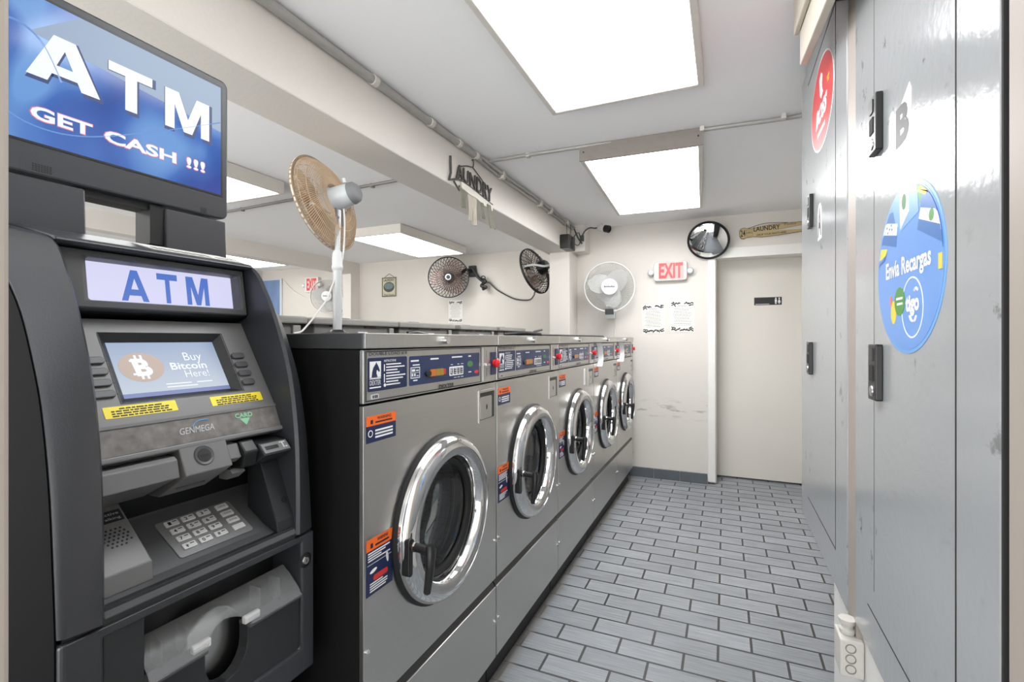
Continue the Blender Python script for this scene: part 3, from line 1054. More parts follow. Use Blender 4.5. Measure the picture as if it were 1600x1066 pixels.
    # warning stickers
    def sticker(u0, u1, z0, z1, head, kind):
        st = G(F).box(u0, u1, z0, z1, 0, 0.0006).build('warning_sticker', 'navy', t)
        G(F).box(u0, u1, z1 - head, z1, 0.0006, 0.0009).build('sticker_header', 'orange', st)
        text('WARNING', (u0 + 0.036, u1 - 0.018, z1 - head * 0.45, z1 - head * 0.15), F, 'header_lettering', 'dark_print', st, 0.0009, 0.02)
        bars(F, 'header_line', 'dark_print', st, [(u0 + 0.03, u1 - 0.014, z1 - head * 0.78, z1 - head * 0.62), (u0 + 0.014, u0 + 0.022, z1 - head * 0.8, z1 - head * 0.4)], 0.0009)
        if kind == 0:
            h = z1 - head - z0
            bars(F, 'sticker_lines', 'white_print', st, [(u0 + 0.03, u1 - 0.012, z0 + h * q, z0 + h * q + 0.004) for q in (0.62, 0.42, 0.22)], 0.0006)
            G(F).ring([(0.006, 0.0006), (0.008, 0.0006), (0.008, 0.001), (0.006, 0.001)], 16, (u0 + 0.014, z0 + h * 0.55, 0)).build('hazard_symbol', 'white_print', st)
        else:
            bars(F, 'sticker_lines', 'white_print', st, lines_text(u0 + 0.006, u1 - 0.006, z1 - head - 0.004, z1 - head - 0.026, 4, rnd, 0.5) +
                 [(u0 + 0.003, u1 - 0.003, z1 - head - 0.031, z1 - head - 0.0302)] + lines_text(u0 + 0.012, u1 - 0.008, z0 + 0.026, z0 + 0.004, 4, rnd, 0.5), 0.0006)
            G(F).ellipse(u0 + 0.024, z0 + 0.052, 0.012, 0.004, 0.0006, 0.0009, 14, 0.2).ellipse(u0 + 0.072, z0 + 0.066, 0.004, 0.014, 0.0006, 0.0009, 14, 0.15).build('lever_picture', 'white_print', st)
            G(F).rrect(u0 + 0.024, u0 + 0.074, z0 + 0.029, z0 + 0.041, 0.005, 0.0006, 0.0009).build('red_badge', 'red_print', st)
    sticker(0.008, 0.112, 0.970, 1.029, 0.022, 0)
    sticker(0.008, 0.100, 0.632, 0.757, 0.026, 1)
    if i == 2:
        G(F).box(0.445, 0.475, 0.945, 1.035, 0, 0.0008).build('paper_strip', 'white_print', t)
    if i in (3, 4):
        pts = bez([(0.050, 1.176, 0), (0.085, 1.15, 0), (0.105, 1.11, 0), (0.100, 1.07, 0), (0.070, 1.035, 0)], 5)
        g = G(F)
        for a, b in zip(pts[:-1], pts[1:]):
            g.add([(a.x, a.y, 0.001), (a.x, a.y, 0.034), (b.x, b.y, 0.034), (b.x, b.y, 0.001),
                   (a.x + 0.001, a.y, 0.001), (a.x + 0.001, a.y, 0.034), (b.x + 0.001, b.y, 0.034), (b.x + 0.001, b.y, 0.001)],
                  [(0, 1, 2, 3), (4, 7, 6, 5), (0, 4, 5, 1), (3, 2, 6, 7)])
        g.build('paper_tag', 'white_print', t)
    # the door
    C = (DC[0], DC[1], 0)
    G(F).ring([(0.199, -0.012), (0.227, 0.0), (0.227, 0.006), (0.220, 0.012), (0.199, 0.012)], 72, C).build('door_gasket', 'rubber', t, smooth=True)
    d = G(F).ring([(0.198, 0.008), (0.219, 0.008), (0.220, 0.016), (0.217, 0.027), (0.209, 0.037), (0.199, 0.043), (0.190, 0.044), (0.190, 0.012)], 80, C).build('door', 'chrome', t, smooth=60)
    G(F).ring([(0.190, 0.042), (0.172, 0.041), (0.168, 0.038), (0.168, 0.008), (0.190, 0.008)], 80, C).build('door_face', 'chrome_dull', d, smooth=50)
    G(F).ring([(0.168, 0.039), (0.163, 0.034), (0.157, 0.012), (0.154, -0.012), (0.172, -0.012), (0.168, 0.008)], 72, C).build('door_throat', 'chrome', d, smooth=60)
    G(F).ring([(0.155, 0.006), (0.144, 0.0), (0.140, -0.012), (0.142, -0.022), (0.155, -0.022)], 64, C).build('glass_seal', 'rubber', d, smooth=True)
    G(F).lathe([(0.143, -0.008), (0.134, -0.03), (0.120, -0.060), (0.09, -0.074), (0.05, -0.079), (0.0, -0.08)], 56, C).build('glass_bowl', 'glass', d, smooth=60)
    # handle at the left of the ring: mount, arm and hanging lever
    hy, hz = DC[0] - 0.203, 0.712
    G(F).rrect(hy - 0.012, hy + 0.004, hz - 0.072, hz + 0.018, 0.007, 0.020, 0.043).build('handle_mount', 'black', d, bevel=0.003)
    hg = G(F).tube([(hy, hz, 0.03), (hy - 0.006, hz, 0.094)], 0.0105, 14)
    hg.build('handle', 'black', d, smooth=True)
    lv = G(F).tube([(hy - 0.006, hz + 0.013, 0.096), (hy - 0.006, hz + 0.004, 0.098), (hy - 0.006, hz - 0.04, 0.096), (hy - 0.006, hz - 0.085, 0.090), (hy - 0.006, hz - 0.098, 0.088), (hy - 0.006, hz - 0.102, 0.087)],
                   [0.009, 0.0125, 0.0105, 0.009, 0.0085, 0.004], 12)
    lv.build('handle_lever', 'black', d, smooth=True)
    G(F).tube([(hy, hz, 0.05), (hy, hz, 0.055)], 0.0125, 14).build('handle_collar', 'chrome', d, smooth=True)
    # boot and drum behind the glass
    G(F).ring([(0.205, -0.013), (0.176, -0.018), (0.170, -0.03), (0.180, -0.038), (0.182, -0.046), (0.172, -0.052), (0.170, -0.062), (0.181, -0.070), (0.182, -0.08), (0.205, -0.085), (0.21, -0.04)], 64, C).build('boot_seal', 'boot', t, smooth=True)
    dr = G(F).lathe([(0.180, -0.082), (0.178, -0.095), (0.186, -0.105), (0.190, -0.12), (0.235, -0.125), (0.235, -0.13)], 64, C)
    dr.f = [f for f in dr.f if len(f) == 4]
    dr.build('drum_lip', 'chrome_dull', t, smooth=50)
    dm = G(F).lathe([(0.237, -0.13), (0.237, -0.20), (0.232, -0.205), (0.237, -0.21), (0.237, -0.29), (0.232, -0.295), (0.237, -0.30), (0.237, -0.42), (0.0, -0.43)], 64, C)
    dm.f = [f for f in dm.f if len(f) == 4]
    dm.build('drum', 'drum', t, smooth=40)
    lf = G(F)
    for q in range(3):
        a = 0.5 + q * 2 * PI / 3
        cx, cy = C[0] + 0.195 * math.cos(a), C[1] + 0.195 * math.sin(a)
        e = Matrix.Translation((cx, cy, 0)) @ Matrix.Rotation(a, 4, 'Z')
        pts = [e @ Vector((x, y, 0)) for x, y in ((0.04, -0.035), (-0.03, -0.012), (-0.035, 0.0), (-0.03, 0.012), (0.04, 0.035))]
        lf.prism([(p.x, p.y) for p in pts], -0.40, -0.14)
    lf.build('drum_lifter', 'chrome_dull', t, bevel=0.006)
    return t


for i in range(5):
    washer(i)

# ---------------------------------------------------------------- machines of the row behind
rear_spans = [(0.85, 1.386), (1.416, 1.951), (1.962, 2.496), (2.557, 3.066), (3.116, 3.602)]
rear_labels = ['grey hooded washer of the row behind, partly hidden by the cash machine',
               'grey hooded washer of the row behind, second, behind the fan pole',
               'grey hooded washer of the row behind, third from the left',
               'grey hooded washer of the row behind, fourth from the left',
               'grey hooded washer at the far end of the row behind']
for i, (a, b) in enumerate(rear_spans):
    t = thing('washing_machine', rear_labels[i], 'washing machine', (-1.88, (a + b) / 2, 0), 'rear row of grey hooded washers')
    G().box(-2.230, -1.530, a, b, 0, 1.17).build('casing', 'casing', t, bevel=0.004)
    h = G().box(-1.790, -1.485, a + 0.02, b - 0.012, 1.17, 1.262).build('hood', 'grey_hood2', t, bevel=0.006)
    G().box(-1.810, -1.465, a, b, 1.258, 1.286).build('hood_lid', 'grey_hood', h, bevel=0.006)
    c = G()
    n = 2 if b - a > 0.52 else 3
    for q in range(n):
        y = a + 0.1 + q * (b - a - 0.12) / n
        c.box(-1.482, -1.478, y, y + 0.075, 1.25, 1.2565)
    c.build('vent_slot', 'black', h)
    G().box(-1.482, -1.474, b - 0.06, b - 0.025, 1.19, 1.252).build('corner_post', 'grey_hood', h, bevel=0.003)
    G().box(-1.630, -1.560, a + 0.22, a + 0.30, 1.286, 1.293).build('hinge_cap', 'black', h)
    if i in (1, 2, 3):
        w = G().box(-1.482, -1.474, a + 0.26, a + 0.32, 1.205, 1.232).build('inlet_plate', 'white_print', h)
        G(FX(-1.474)).cyl((a + 0.276, 1.218, 0), 0.007, 0, 0.004, 12).cyl((a + 0.303, 1.218, 0), 0.007, 0, 0.004, 12).build('inlet_port', 'black', w)

# loose things lying on the washers
g = G().box(-1.30, -1.22, 1.72, 1.86, 1.2135, 1.222).tube(bez([(-1.26, 1.74, 1.225), (-1.25, 1.79, 1.23), (-1.24, 1.84, 1.224)]), 0.008, 8)
tag(g.build('hose_bracket', 'black'), 'small black hose bracket lying on top of the second stainless washer', 'bracket')
g = G().tube(bez([(-0.95, 2.28, 1.221), (-0.99, 2.6, 1.221), (-0.95, 3.0, 1.221), (-0.97, 3.4, 1.221), (-0.93, 4.0, 1.221)], 6), 0.0075, 8)
g.tube(bez([(-1.02, 2.22, 1.224), (-0.93, 2.3, 1.230), (-0.90, 2.42, 1.224)], 5), 0.010, 8)
tag(g.build('drain_hose', 'black'), 'black hose lying along the tops of the far washers', 'hose')
g = G().lathe([(0.016, 1.2135), (0.016, 1.236), (0.010, 1.242), (0.010, 1.252), (0, 1.253)], 14, (-1.15, 2.98, 0))
g.tube([(-1.15, 2.98, 1.25), (-1.11, 3.02, 1.262)], 0.007, 8)
tag(g.build('water_valve', 'wire'), 'small grey water valve standing on the third washer', 'valve')


# ---------------------------------------------------------------- fans
def cage(F, R, depth, wires, rw, rings, twist=0.0, side=1, n=4, hub=0.05):
    """one half of a wire guard: rim, radial wires and rings; side = +1 front, -1 back"""
    g = G(F)
    g.ring([(R - 0.006, -0.006), (R + 0.004, -0.006), (R + 0.004, 0.006), (R - 0.006, 0.006)], 56)
    def prof(s):
        r = hub + (R - hub) * s
        return r, side * depth * (1 - s ** 3.2)
    for i in range(wires):
        a = 2 * PI * i / wires
        pts = []
        for q in range(7):
            s = q / 6
            r, h = prof(s)
            aa = a + twist * (1 - s)
            pts.append((r * math.cos(aa), r * math.sin(aa), h))
        g.tube(pts, rw, n, caps=False)
    for s in rings:
        r, h = prof(s)
        g.tube([(r * math.cos(2 * PI * j / 40), r * math.sin(2 * PI * j / 40), h) for j in range(40)], rw * 1.15, n, closed=True)
    return g


def blades(F, k, r0, r1, w, pitch, h=0.0, a0=0.3, swell=1.0):
    out = []
    for b in range(k):
        a = a0 + 2 * PI * b / k
        g = G(F)
        vs, fs = [], []
        ns, nr = 7, 7
        for layer in (0, 1):
            for i in range(nr):
                s = i / (nr - 1)
                r = r0 + (r1 - r0) * s
                half = w * (0.45 + 0.85 * math.sin(PI * min(1, s * 0.9 + 0.08)) * swell) / 2
                if i == nr - 1:
                    half *= 0.55
                for j in range(ns):
                    q = j / (ns - 1) * 2 - 1
                    th = a + q * half / max(r, 0.04) + 0.25 * s
                    z = h + q * half * math.tan(pitch) + (0.0012 if layer else -0.0012)
                    vs.append((r * math.cos(th), r * math.sin(th), z))
        N1 = nr * ns
        for i in range(nr - 1):
            for j in range(ns - 1):
                p = i * ns + j
                fs.append((p, p + 1, p + ns + 1, p + ns))
                fs.append((N1 + p, N1 + p + ns, N1 + p + ns + 1, N1 + p + 1))
        rim = [j for j in range(ns)] + [i * ns + ns - 1 for i in range(1, nr)] + [(nr - 1) * ns + j for j in range(ns - 2, -1, -1)] + [i * ns for i in range(nr - 2, 0, -1)]
        for i in range(len(rim)):
            p, q = rim[i], rim[(i + 1) % len(rim)]
            fs.append((p, q, N1 + q, N1 + p))
        g.add(vs, fs)
        out.append(g)
    return out


# pedestal fan with dusty tan cage, standing on the nearest washer, blowing into the left room
t = thing('pedestal_fan', 'dusty tan pedestal fan on a white pole, standing on the nearest washer', 'fan', (-1.36, 1.43, 1.2135))
px, py = -1.36, 1.43
nf = Vector((-0.944, -0.164, -0.27)).normalized()
hub = Vector((-1.362, 1.452, 1.748))
fc = hub + nf * 0.074
F = frame_n(fc, nf)
R = 0.186
G().lathe([(0.055, 1.2145), (0.055, 1.222), (0.03, 1.228), (0.022, 1.236), (0, 1.236)], 28, (px, py, 0)).build('base', 'black', t, smooth=40)
G().tube([(px, py, 1.226), (px, py, 1.50)], 0.0168, 18).build('pole', 'pole', t, smooth=True)
G().lathe([(0.017, 1.462), (0.021, 1.470), (0.0215, 1.478), (0.019, 1.482), (0.0195, 1.51), (0.017, 1.53), (0.011, 1.54), (0, 1.54)], 20, (px, py, 0)).build('height_collar', 'fan_white', t, smooth=40)
G().tube([(px, py, 1.535), (px, py + 0.006, 1.695)], 0.0105, 14).build('inner_pole', 'pole', t, smooth=True)
g = G().box(px - 0.012, px + 0.012, py - 0.015, py - 0.009, 1.635, 1.70).box(px - 0.012, px + 0.012, py + 0.015, py + 0.021, 1.635, 1.70)
g.tube([(px, py - 0.02, 1.665), (px, py + 0.03, 1.665)], 0.010, 10)
g.build('tilt_bracket', 'vent', t, bevel=0.002)
Fh = frame_n(hub, nf)
mo = G(Fh).lathe([(0.0, -0.078), (0.026, -0.076), (0.037, -0.066), (0.042, -0.04), (0.046, 0.0), (0.049, 0.035), (0.054, 0.048), (0.0, 0.048)], 28).build('motor_housing', 'fan_grey', t, smooth=40)
G(Fh).lathe([(0.0, -0.0795), (0.027, -0.0775), (0.0385, -0.067), (0.0425, -0.048), (0.038, -0.046), (0.0, -0.05)], 28).build('motor_vent', 'vent', mo, smooth=40)
G(Fh).tube([(0.0, 0.05, -0.03), (0.0, 0.068, -0.03)], 0.007, 10).build('swing_knob', 'fan_white', mo)
G(Fh).lathe([(0.066, 0.046), (0.068, 0.054), (0.0, 0.056)], 28).build('cage_plate', 'fan_white', t, smooth=40)
g = cage(F, R, 0.055, 130, 0.0013, (0.25, 0.5, 0.72, 0.9), 0.35, -1, 4, 0.062)
g.build('rear_cage', 'fan_tan', t, smooth=True)
g = cage(F, R, 0.05, 90, 0.00125, (0.3, 0.6, 0.85), -0.3, 1, 4, 0.03)
g.build('front_cage', 'fan_tan', t, smooth=True)
G(F).ring([(R - 0.004, -0.006), (R + 0.004, -0.006), (R + 0.004, 0.006), (R - 0.004, 0.006)], 64).build('cage_rim', 'fan_rim', t, bevel=0.003)
for g in blades(F, 3, 0.03, R - 0.02, 0.17, 0.3, 0.0):
    g.build('blade', 'fan_dust', t, smooth=True)
G(F).lathe([(0.0, 0.03), (0.03, 0.028), (0.038, 0.015), (0.038, -0.02), (0.0, -0.02)], 24).build('hub', 'fan_tan', t, smooth=40)
(G().tube(bez([(px + 0.02, py + 0.012, 1.70), (px + 0.024, py + 0.012, 1.62), (px + 0.018, py + 0.006, 1.50), (px - 0.004, py - 0.024, 1.40), (px - 0.002, py - 0.055, 1.345), (px, py - 0.11, 1.285), (px, py - 0.165, 1.232), (px, py - 0.19, 1.222), (px, py - 0.205, 1.221)]), 0.0032, 8).build('power_cord', 'white_cable', t))


def wire_fan(name, label, centre, n, R, frame_label, back):
    t = thing(name, label, 'fan', tuple(centre), 'black wall fans')
    F = frame_n(centre, n)
    cage(F, R, 0.06, 36, 0.0034, (), 0.55, 1, 5, 0.04).build('front_cage', 'fan_black', t, smooth=True)
    cage(F, R, 0.07, 30, 0.0026, (0.5,), -0.5, -1, 5, 0.06).build('rear_cage', 'fan_black', t, smooth=True)
    G(F).ring([(R - 0.003, -0.012), (R + 0.006, -0.012), (R + 0.006, 0.012), (R - 0.003, 0.012)], 56).build('cage_rim', 'fan_black', t, bevel=0.003)
    for g in blades(F, 3, 0.035, R - 0.02, 0.20, 0.28, 0.0, 0.9):
        g.build('blade', 'fan_rose', t, smooth=True)
    hb = G(F).lathe([(0.0, 0.066), (0.030, 0.065), (0.036, 0.058), (0.036, 0.05), (0.0, 0.05)], 24).build('badge', 'fan_grey', t, smooth=40)
    G(F).lathe([(0.0, 0.069), (0.021, 0.068), (0.023, 0.064), (0.0, 0.064)], 24).build('badge_centre', 'dark_print', hb, smooth=40)
    G(F).lathe([(0.0, -0.15), (0.045, -0.148), (0.062, -0.13), (0.064, -0.06), (0.0, -0.05)], 28).build('motor', 'black', t, smooth=40)
    return t, F


c1 = Vector((-2.925, 4.83, 1.914))
tf, F = wire_fan('wall_fan', 'black wire wall fan facing the room, above a white notice in the left room', c1, (0.45, -0.88, -0.06), 0.232, '', False)
G().tube([c1 + Vector((0.05, 0.10, 0.02)), (-2.79, 5.0, 2.02), (-2.74, 5.07, 2.0)], 0.02, 10).build('wall_arm', 'black', tf, smooth=True)
G().box(-2.79, -2.70, 5.06, 5.098, 1.94, 2.07).build('wall_plate', 'black', tf, bevel=0.004)
G().tube(bez([(-2.72, 5.03, 2.03), (-2.66, 5.05, 1.93), (-2.58, 5.06, 1.86)]), 0.016, 10).build('stay_bar', 'black', tf, smooth=True)
c2 = Vector((-1.655, 4.30, 1.846))
t, F = wire_fan('wall_fan', 'black wire wall fan seen edge-on, hung from the column by a white bracket', c2, (-0.93, 0.18, -0.30), 0.222, '', True)
G(F).tube(bez([(0.185, 0.02, -0.015), (0.165, 0.0, -0.10), (0.12, -0.035, -0.17), (0.06, -0.03, -0.205), (0.0, -0.01, -0.20)]), 0.010, 8).build('yoke', 'fan_white', t, smooth=True)
G().tube([c2 + Vector((0.14, -0.02, 0.0)), (-1.445, 4.26, 1.83)], 0.016, 8).build('wall_arm', 'fan_white', t, smooth=True)
G().box(-1.446, -1.432, 4.2, 4.3, 1.77, 1.89).build('wall_plate', 'black', t, bevel=0.003)
g = G().tube(bez([(-2.57, 5.02, 1.87), (-2.5, 5.04, 1.85), (-2.40, 5.06, 1.76), (-2.2, 5.07, 1.66), (-2.02, 5.06, 1.64), (-1.86, 4.8, 1.66), (-1.70, 4.42, 1.66), (-1.66, 4.40, 1.69)]), 0.008, 8)
g.build('power_cord', 'wire', tf)
g = G().tube(bez([(-2.60, 5.02, 1.90), (-2.54, 5.01, 1.87), (-2.60, 5.02, 1.82), (-2.53, 5.01, 1.80), (-2.58, 5.02, 1.78)]), 0.018, 8)
g.tube(bez([(-2.62, 5.03, 1.88), (-2.59, 5.02, 1.93), (-2.55, 5.02, 1.92), (-2.56, 5.02, 1.86)]), 0.007, 8)
g.build('cord_coil', 'black', tf)

# white wall fans
def white_fan(label, cx, cy, cz, n, R):
    t = thing('wall_fan', label, 'fan', (cx, cy, cz), 'white wall fans')
    F = frame_n((cx, cy, cz), n)
    cage(F, R, 0.045, 64, 0.0011, (0.45, 0.7), 0.5, 1, 4, 0.07).build('front_cage', 'fan_cagegrey', t, smooth=True)
    cage(F, R, 0.06, 56, 0.0011, (0.5,), -0.4, -1, 4, 0.06).build('rear_cage', 'fan_cagegrey', t, smooth=True)
    G(F).ring([(R - 0.004, -0.01), (R + 0.006, -0.01), (R + 0.006, 0.01), (R - 0.004, 0.01)], 64).build('cage_rim', 'fan_white', t, bevel=0.003)
    for g in blades(F, 3, 0.03, R - 0.025, 0.15, 0.25, 0.0, 0.55):
        g.build('blade', 'fan_bladewhite', t, smooth=True)
    b = G(F).lathe([(0.0, 0.058), (0.06, 0.056), (0.068, 0.05), (0.068, 0.042), (0.0, 0.04)], 36).build('centre_cap', 'white_print', t, smooth=40)
    bars(F, 'cap_lettering', 'navy', b, [(-0.044 + q * 0.010, -0.037 + q * 0.010, -0.006, 0.006 if q % 3 else 0.010) for q in range(9)], 0.0585)
    G(F).lathe([(0.0, -0.13), (0.04, -0.125), (0.055, -0.11), (0.055, -0.05), (0.0, -0.04)], 24).build('motor_housing', 'fan_grey', t, smooth=40)
    return t, F


t, F = white_fan('white wall fan on the aisle back wall, left of the lamp-headed exit sign', -0.905, 4.12, 1.645, (0.22, -0.97, -0.06), 0.208)
G().tube([(-0.93, 4.23, 1.64), (-0.93, 4.27, 1.55), (-0.93, 4.30, 1.46)], 0.022, 10).build('wall_arm', 'fan_white', t, smooth=True)
G(F).rrect(-0.035, 0.035, -0.235, -0.185, 0.006, -0.03, 0.03).build('control_box', 'black', t, bevel=0.003)
G().box(-0.97, -0.89, 4.29, 4.328, 1.38, 1.50).build('wall_plate', 'fan_white', t, bevel=0.004)
G().tube([(-0.90, 4.322, 1.38), (-0.90, 4.322, 1.216)], 0.005, 8).build('power_cord', 'white_cable', t)
white_fan('white wall fan in the far room, partly hidden by the pole of the tan fan', -4.93, 5.0, 1.78, (0.5, -0.86, -0.03), 0.225)

# ---------------------------------------------------------------- exit signs
def exit_sign(label, cx, y, cz, w, h, n=1):
    t = thing('exit_sign', label, 'exit sign', (cx, y, cz), 'exit signs')
    F = FY(y)
    G(F).rrect(cx - w / 2, cx + w / 2, cz - h / 2, cz + h / 2, 0.022, 0.002, 0.055).build('housing', 'exit_white', t, bevel=0.006, seg=3)
    f = G(F).rrect(cx - w * 0.36, cx + w * 0.40, cz - h * 0.42, cz + h * 0.44, 0.006, 0.055, 0.0565).build('lit_face', 'exit_pink', t)
    text('EXIT', (cx - w * 0.34, cx + w * 0.38, cz - h * 0.38, cz + h * 0.41), F, 'exit_lettering', 'exit_red', f, 0.057, 0.035)
    for s in (-1, 1):
        l = G(F).lathe([(0.0, 0.062), (0.020, 0.06), (0.026, 0.052), (0.028, 0.03), (0.018, 0.015), (0.0, 0.012)], 20, (cx + s * (w / 2 + 0.024), cz - 0.006, 0)).build('lamp_head', 'fan_grey', t, smooth=40)
        G(F).lathe([(0.0, 0.064), (0.016, 0.063), (0.017, 0.058), (0.0, 0.058)], 18, (cx + s * (w / 2 + 0.024), cz - 0.006, 0)).build('lamp_lens', 'white_print', l, smooth=40)
        G(F).tube([(cx + s * (w / 2 - 0.01), cz - 0.006, 0.03), (cx + s * (w / 2 + 0.012), cz - 0.006, 0.03)], 0.008, 8).build('lamp_neck', 'fan_grey', l)


exit_sign('red and white exit sign with two lamp heads on the aisle back wall', -0.424, 4.33, 1.775, 0.268, 0.162)
exit_sign('glowing exit sign on the far room wall, beside the fan pole', -5.27, 5.1, 1.957, 0.25, 0.21)

# far room: soap dispenser, poster, cable
t = thing('soap_dispenser', 'white wall dispenser with a dark push lever, right of the tan fan pole', 'dispenser', (-4.70, 5.1, 1.6))
G(FY(5.1)).rrect(-4.75, -4.655, 1.53, 1.76, 0.03, 0, 0.09).build('body', 'fan_white', t, bevel=0.008)
G(FY(5.1)).rrect(-4.725, -4.68, 1.55, 1.60, 0.01, 0.09, 0.10).build('push_lever', 'dark_print', t)
t = thing('poster', 'blue framed poster on the far room wall, just right of the cash machine', 'poster', (-5.95, 5.1, 1.9))
G(FY(5.1)).box(-6.29, -5.88, 1.40, 2.08, 0.002, 0.02).build('frame', 'fan_grey', t, bevel=0.003)
G(FY(5.1)).box(-6.27, -5.92, 1.42, 2.06, 0.02, 0.022).build('picture', 'poster', t)
tag(G().tube(bez([(-5.85, 5.085, 2.05), (-5.6, 5.085, 1.86), (-5.2, 5.085, 1.72), (-4.95, 5.09, 1.70)]), 0.006, 6).build('power_cord', 'white_cable'),
    'thin white cable drooping across the far room wall below the glowing exit sign', 'cord')

# ---------------------------------------------------------------- back wall items
def notice(label, x0, x1, z0, z1, y, rnd, plain=False, tilt=0.0):
    t = thing('notice', label, 'notice', ((x0 + x1) / 2, y, (z0 + z1) / 2), 'paper notices')
    F = frame(((x0 + x1) / 2, y, (z0 + z1) / 2), (math.cos(tilt), 0, math.sin(tilt)), (-math.sin(tilt), 0, math.cos(tilt)), (0, -1, 0))
    w, h = (x1 - x0) / 2, (z1 - z0) / 2
    G(F).box(-w, w, -h, h, 0.0015, 0.003).build('paper', 'paper', t)
    g = G(F)
    for s in (-1, 1):
        for k in range(15):
            u = -w * 0.9 + 1.8 * w * (k + 0.5) / 15
            if s == 1 and abs(u) < w * 0.18:
                continue
            edge = abs(u) / w
            v = s * (h * 0.95 - h * 0.12 * (1 - edge) * rnd.uniform(0.1, 0.5)) - s * rnd.uniform(0, 0.10) * h
            g.ellipse(u, v - s * 0.006, 0.0115, 0.0052, 0.003, 0.0033, 9, rnd.uniform(-1.2, 1.2))
            if edge > 0.6:
                g.ellipse(u, v - s * 0.022, 0.010, 0.0046, 0.003, 0.0033, 9, rnd.uniform(-1.2, 1.2))
    g.build('leaf_border', 'dark_print', t)
    r = []
    for k in range(11):
        v = h * 0.5 - k * h * 0.105
        ww = w * rnd.uniform(0.5, 0.82)
        u = -ww
        while u < ww - 0.004:
            l = rnd.uniform(0.006, 0.02)
            r.append((u, min(u + l, ww), v, v + 0.0026))
            u += l + 0.004
    bars(F, 'text_lines', 'grey_print', t, r, 0.003)
    G(F).tube(bez([(-w * 0.4, h * 0.64, 0.0032), (-w * 0.3, h * 0.72, 0.0032), (-w * 0.25, h * 0.64, 0.0032), (-w * 0.1, h * 0.70, 0.0032), (0, h * 0.63, 0.0032), (w * 0.15, h * 0.71, 0.0032), (w * 0.2, h * 0.63, 0.0032), (w * 0.4, h * 0.69, 0.0032)], 5), 0.0012, 4).build('heading_script', 'grey_print', t)
    return t


rn = random.Random(3)
notice('white paper notice with black leaf borders on the back wall, left of two', -0.663, -0.474, 1.248, 1.503, 4.33, rn, tilt=0.02)
notice('white paper notice with black leaf borders, right one beside the door frame', -0.428, -0.235, 1.258, 1.524, 4.33, rn)
notice('white paper notice below the black wall fan in the left room', -3.09, -2.89, 1.40, 1.67, 5.1, rn)

t = thing('wall_plaque', 'small aged laundry plaque hanging on the left room back wall', 'plaque', (-3.97, 5.1, 1.95))
F = FY(5.1)
G(F).box(-4.09, -3.86, 1.745, 2.0, 0.002, 0.012).build('board', 'plaque', t, bevel=0.002)
G(F).frame_rect((-4.085, -3.865, 1.75, 1.995), (-4.075, -3.875, 1.76, 1.985), 0.012, 0.013).build('border', 'dark_print', t)
G(F).ellipse(-3.975, 1.872, 0.085, 0.066, 0.012, 0.014, 24).build('wash_tub', 'wire', t)
G(F).ellipse(-3.975, 1.885, 0.070, 0.040, 0.014, 0.016, 24).build('tub_water', 'plaque_blue', t)
text('LAUNDRY', (-4.06, -3.89, 1.945, 1.978), F, 'plaque_lettering', 'dark_print', t, 0.012, 0.03)
text('Wash Room', (-4.055, -3.895, 1.762, 1.785), F, 'foot_lettering', 'brown_print', t, 0.012, 0.01)
G(F).tube([(-4.05, 2.0, 0.006), (-3.975, 2.045, 0.006), (-3.90, 2.0, 0.006)], 0.003, 6).build('hanger_wire', 'wire', t)

# convex mirror over the door
mc = Vector((-0.125, 4.22, 1.995))
t = thing('convex_mirror', 'round convex mirror with a black rim above the door frame', 'mirror', tuple(mc))
F = frame_n(mc, (-0.05, -0.80, -0.50))
R = 0.150
prof = [(R * q / 12, 0.04 * (1 - (q / 12) ** 2)) for q in range(13)]
g = G(F).lathe(prof, 48)
g.build('mirror_face', 'mirror', t, smooth=80)
G(F).ring([(R - 0.004, -0.014), (R + 0.010, -0.014), (R + 0.012, 0.0), (R + 0.008, 0.008), (R - 0.004, 0.006)], 56).build('rim', 'black', t, smooth=50)
G(F).lathe([(R - 0.002, -0.012), (R * 0.6, -0.03), (0.0, -0.035)], 40).build('back_shell', 'black', t, smooth=40)
G().tube([mc + Vector((0, 0.03, 0.02)), (-0.12, 4.322, 2.06)], 0.012, 8).build('bracket', 'black', t)

# clothes-peg shaped laundry sign
t = thing('laundry_sign', 'tan clothes-peg shaped laundry sign on the wall above the door', 'sign', (0.33, 4.33, 2.06))
F = FY(4.33)
rt = math.radians(-2.0)
F = frame((0.105, 4.33, 2.05), (math.cos(rt), 0, -math.sin(rt)), (math.sin(rt), 0, math.cos(rt)), (0, -1, 0))
up = [(0.0, -0.022), (0.0, 0.022), (0.012, 0.040), (0.040, 0.045), (0.052, 0.036), (0.10, 0.034), (0.22, 0.047), (0.34, 0.047), (0.50, 0.042), (0.62, 0.046), (0.62, 0.030), (0.45, 0.018), (0.26, 0.001),
      (0.26, -0.003), (0.45, -0.016), (0.62, -0.024), (0.62, -0.036), (0.45, -0.034), (0.28, -0.044), (0.16, -0.046), (0.10, -0.036), (0.05, -0.038), (0.035, -0.047), (0.012, -0.042)]
G(F).prism(up, 0.002, 0.010).build('edge_board', 'tan_edge', t)
cxm, cym = 0.2, 0.0
inn = [(a + (0.004 if a < 0.02 else 0), b - math.copysign(0.0035, b - (0.006 if a > 0.25 and 0 < b < 0.04 else 0)) * (1 if abs(b) > 0.02 else 0)) for a, b in up]
G(F).prism(inn, 0.010, 0.0108).build('board', 'tan_wood', t)
text('24', (0.009, 0.044, -0.026, 0.026), F, 'hour_lettering', 'brown_print', t, 0.0108, 0.02)
text('HRS', (0.054, 0.092, -0.009, 0.009), F, 'hrs_lettering', 'brown_print', t, 0.0108, 0.0)
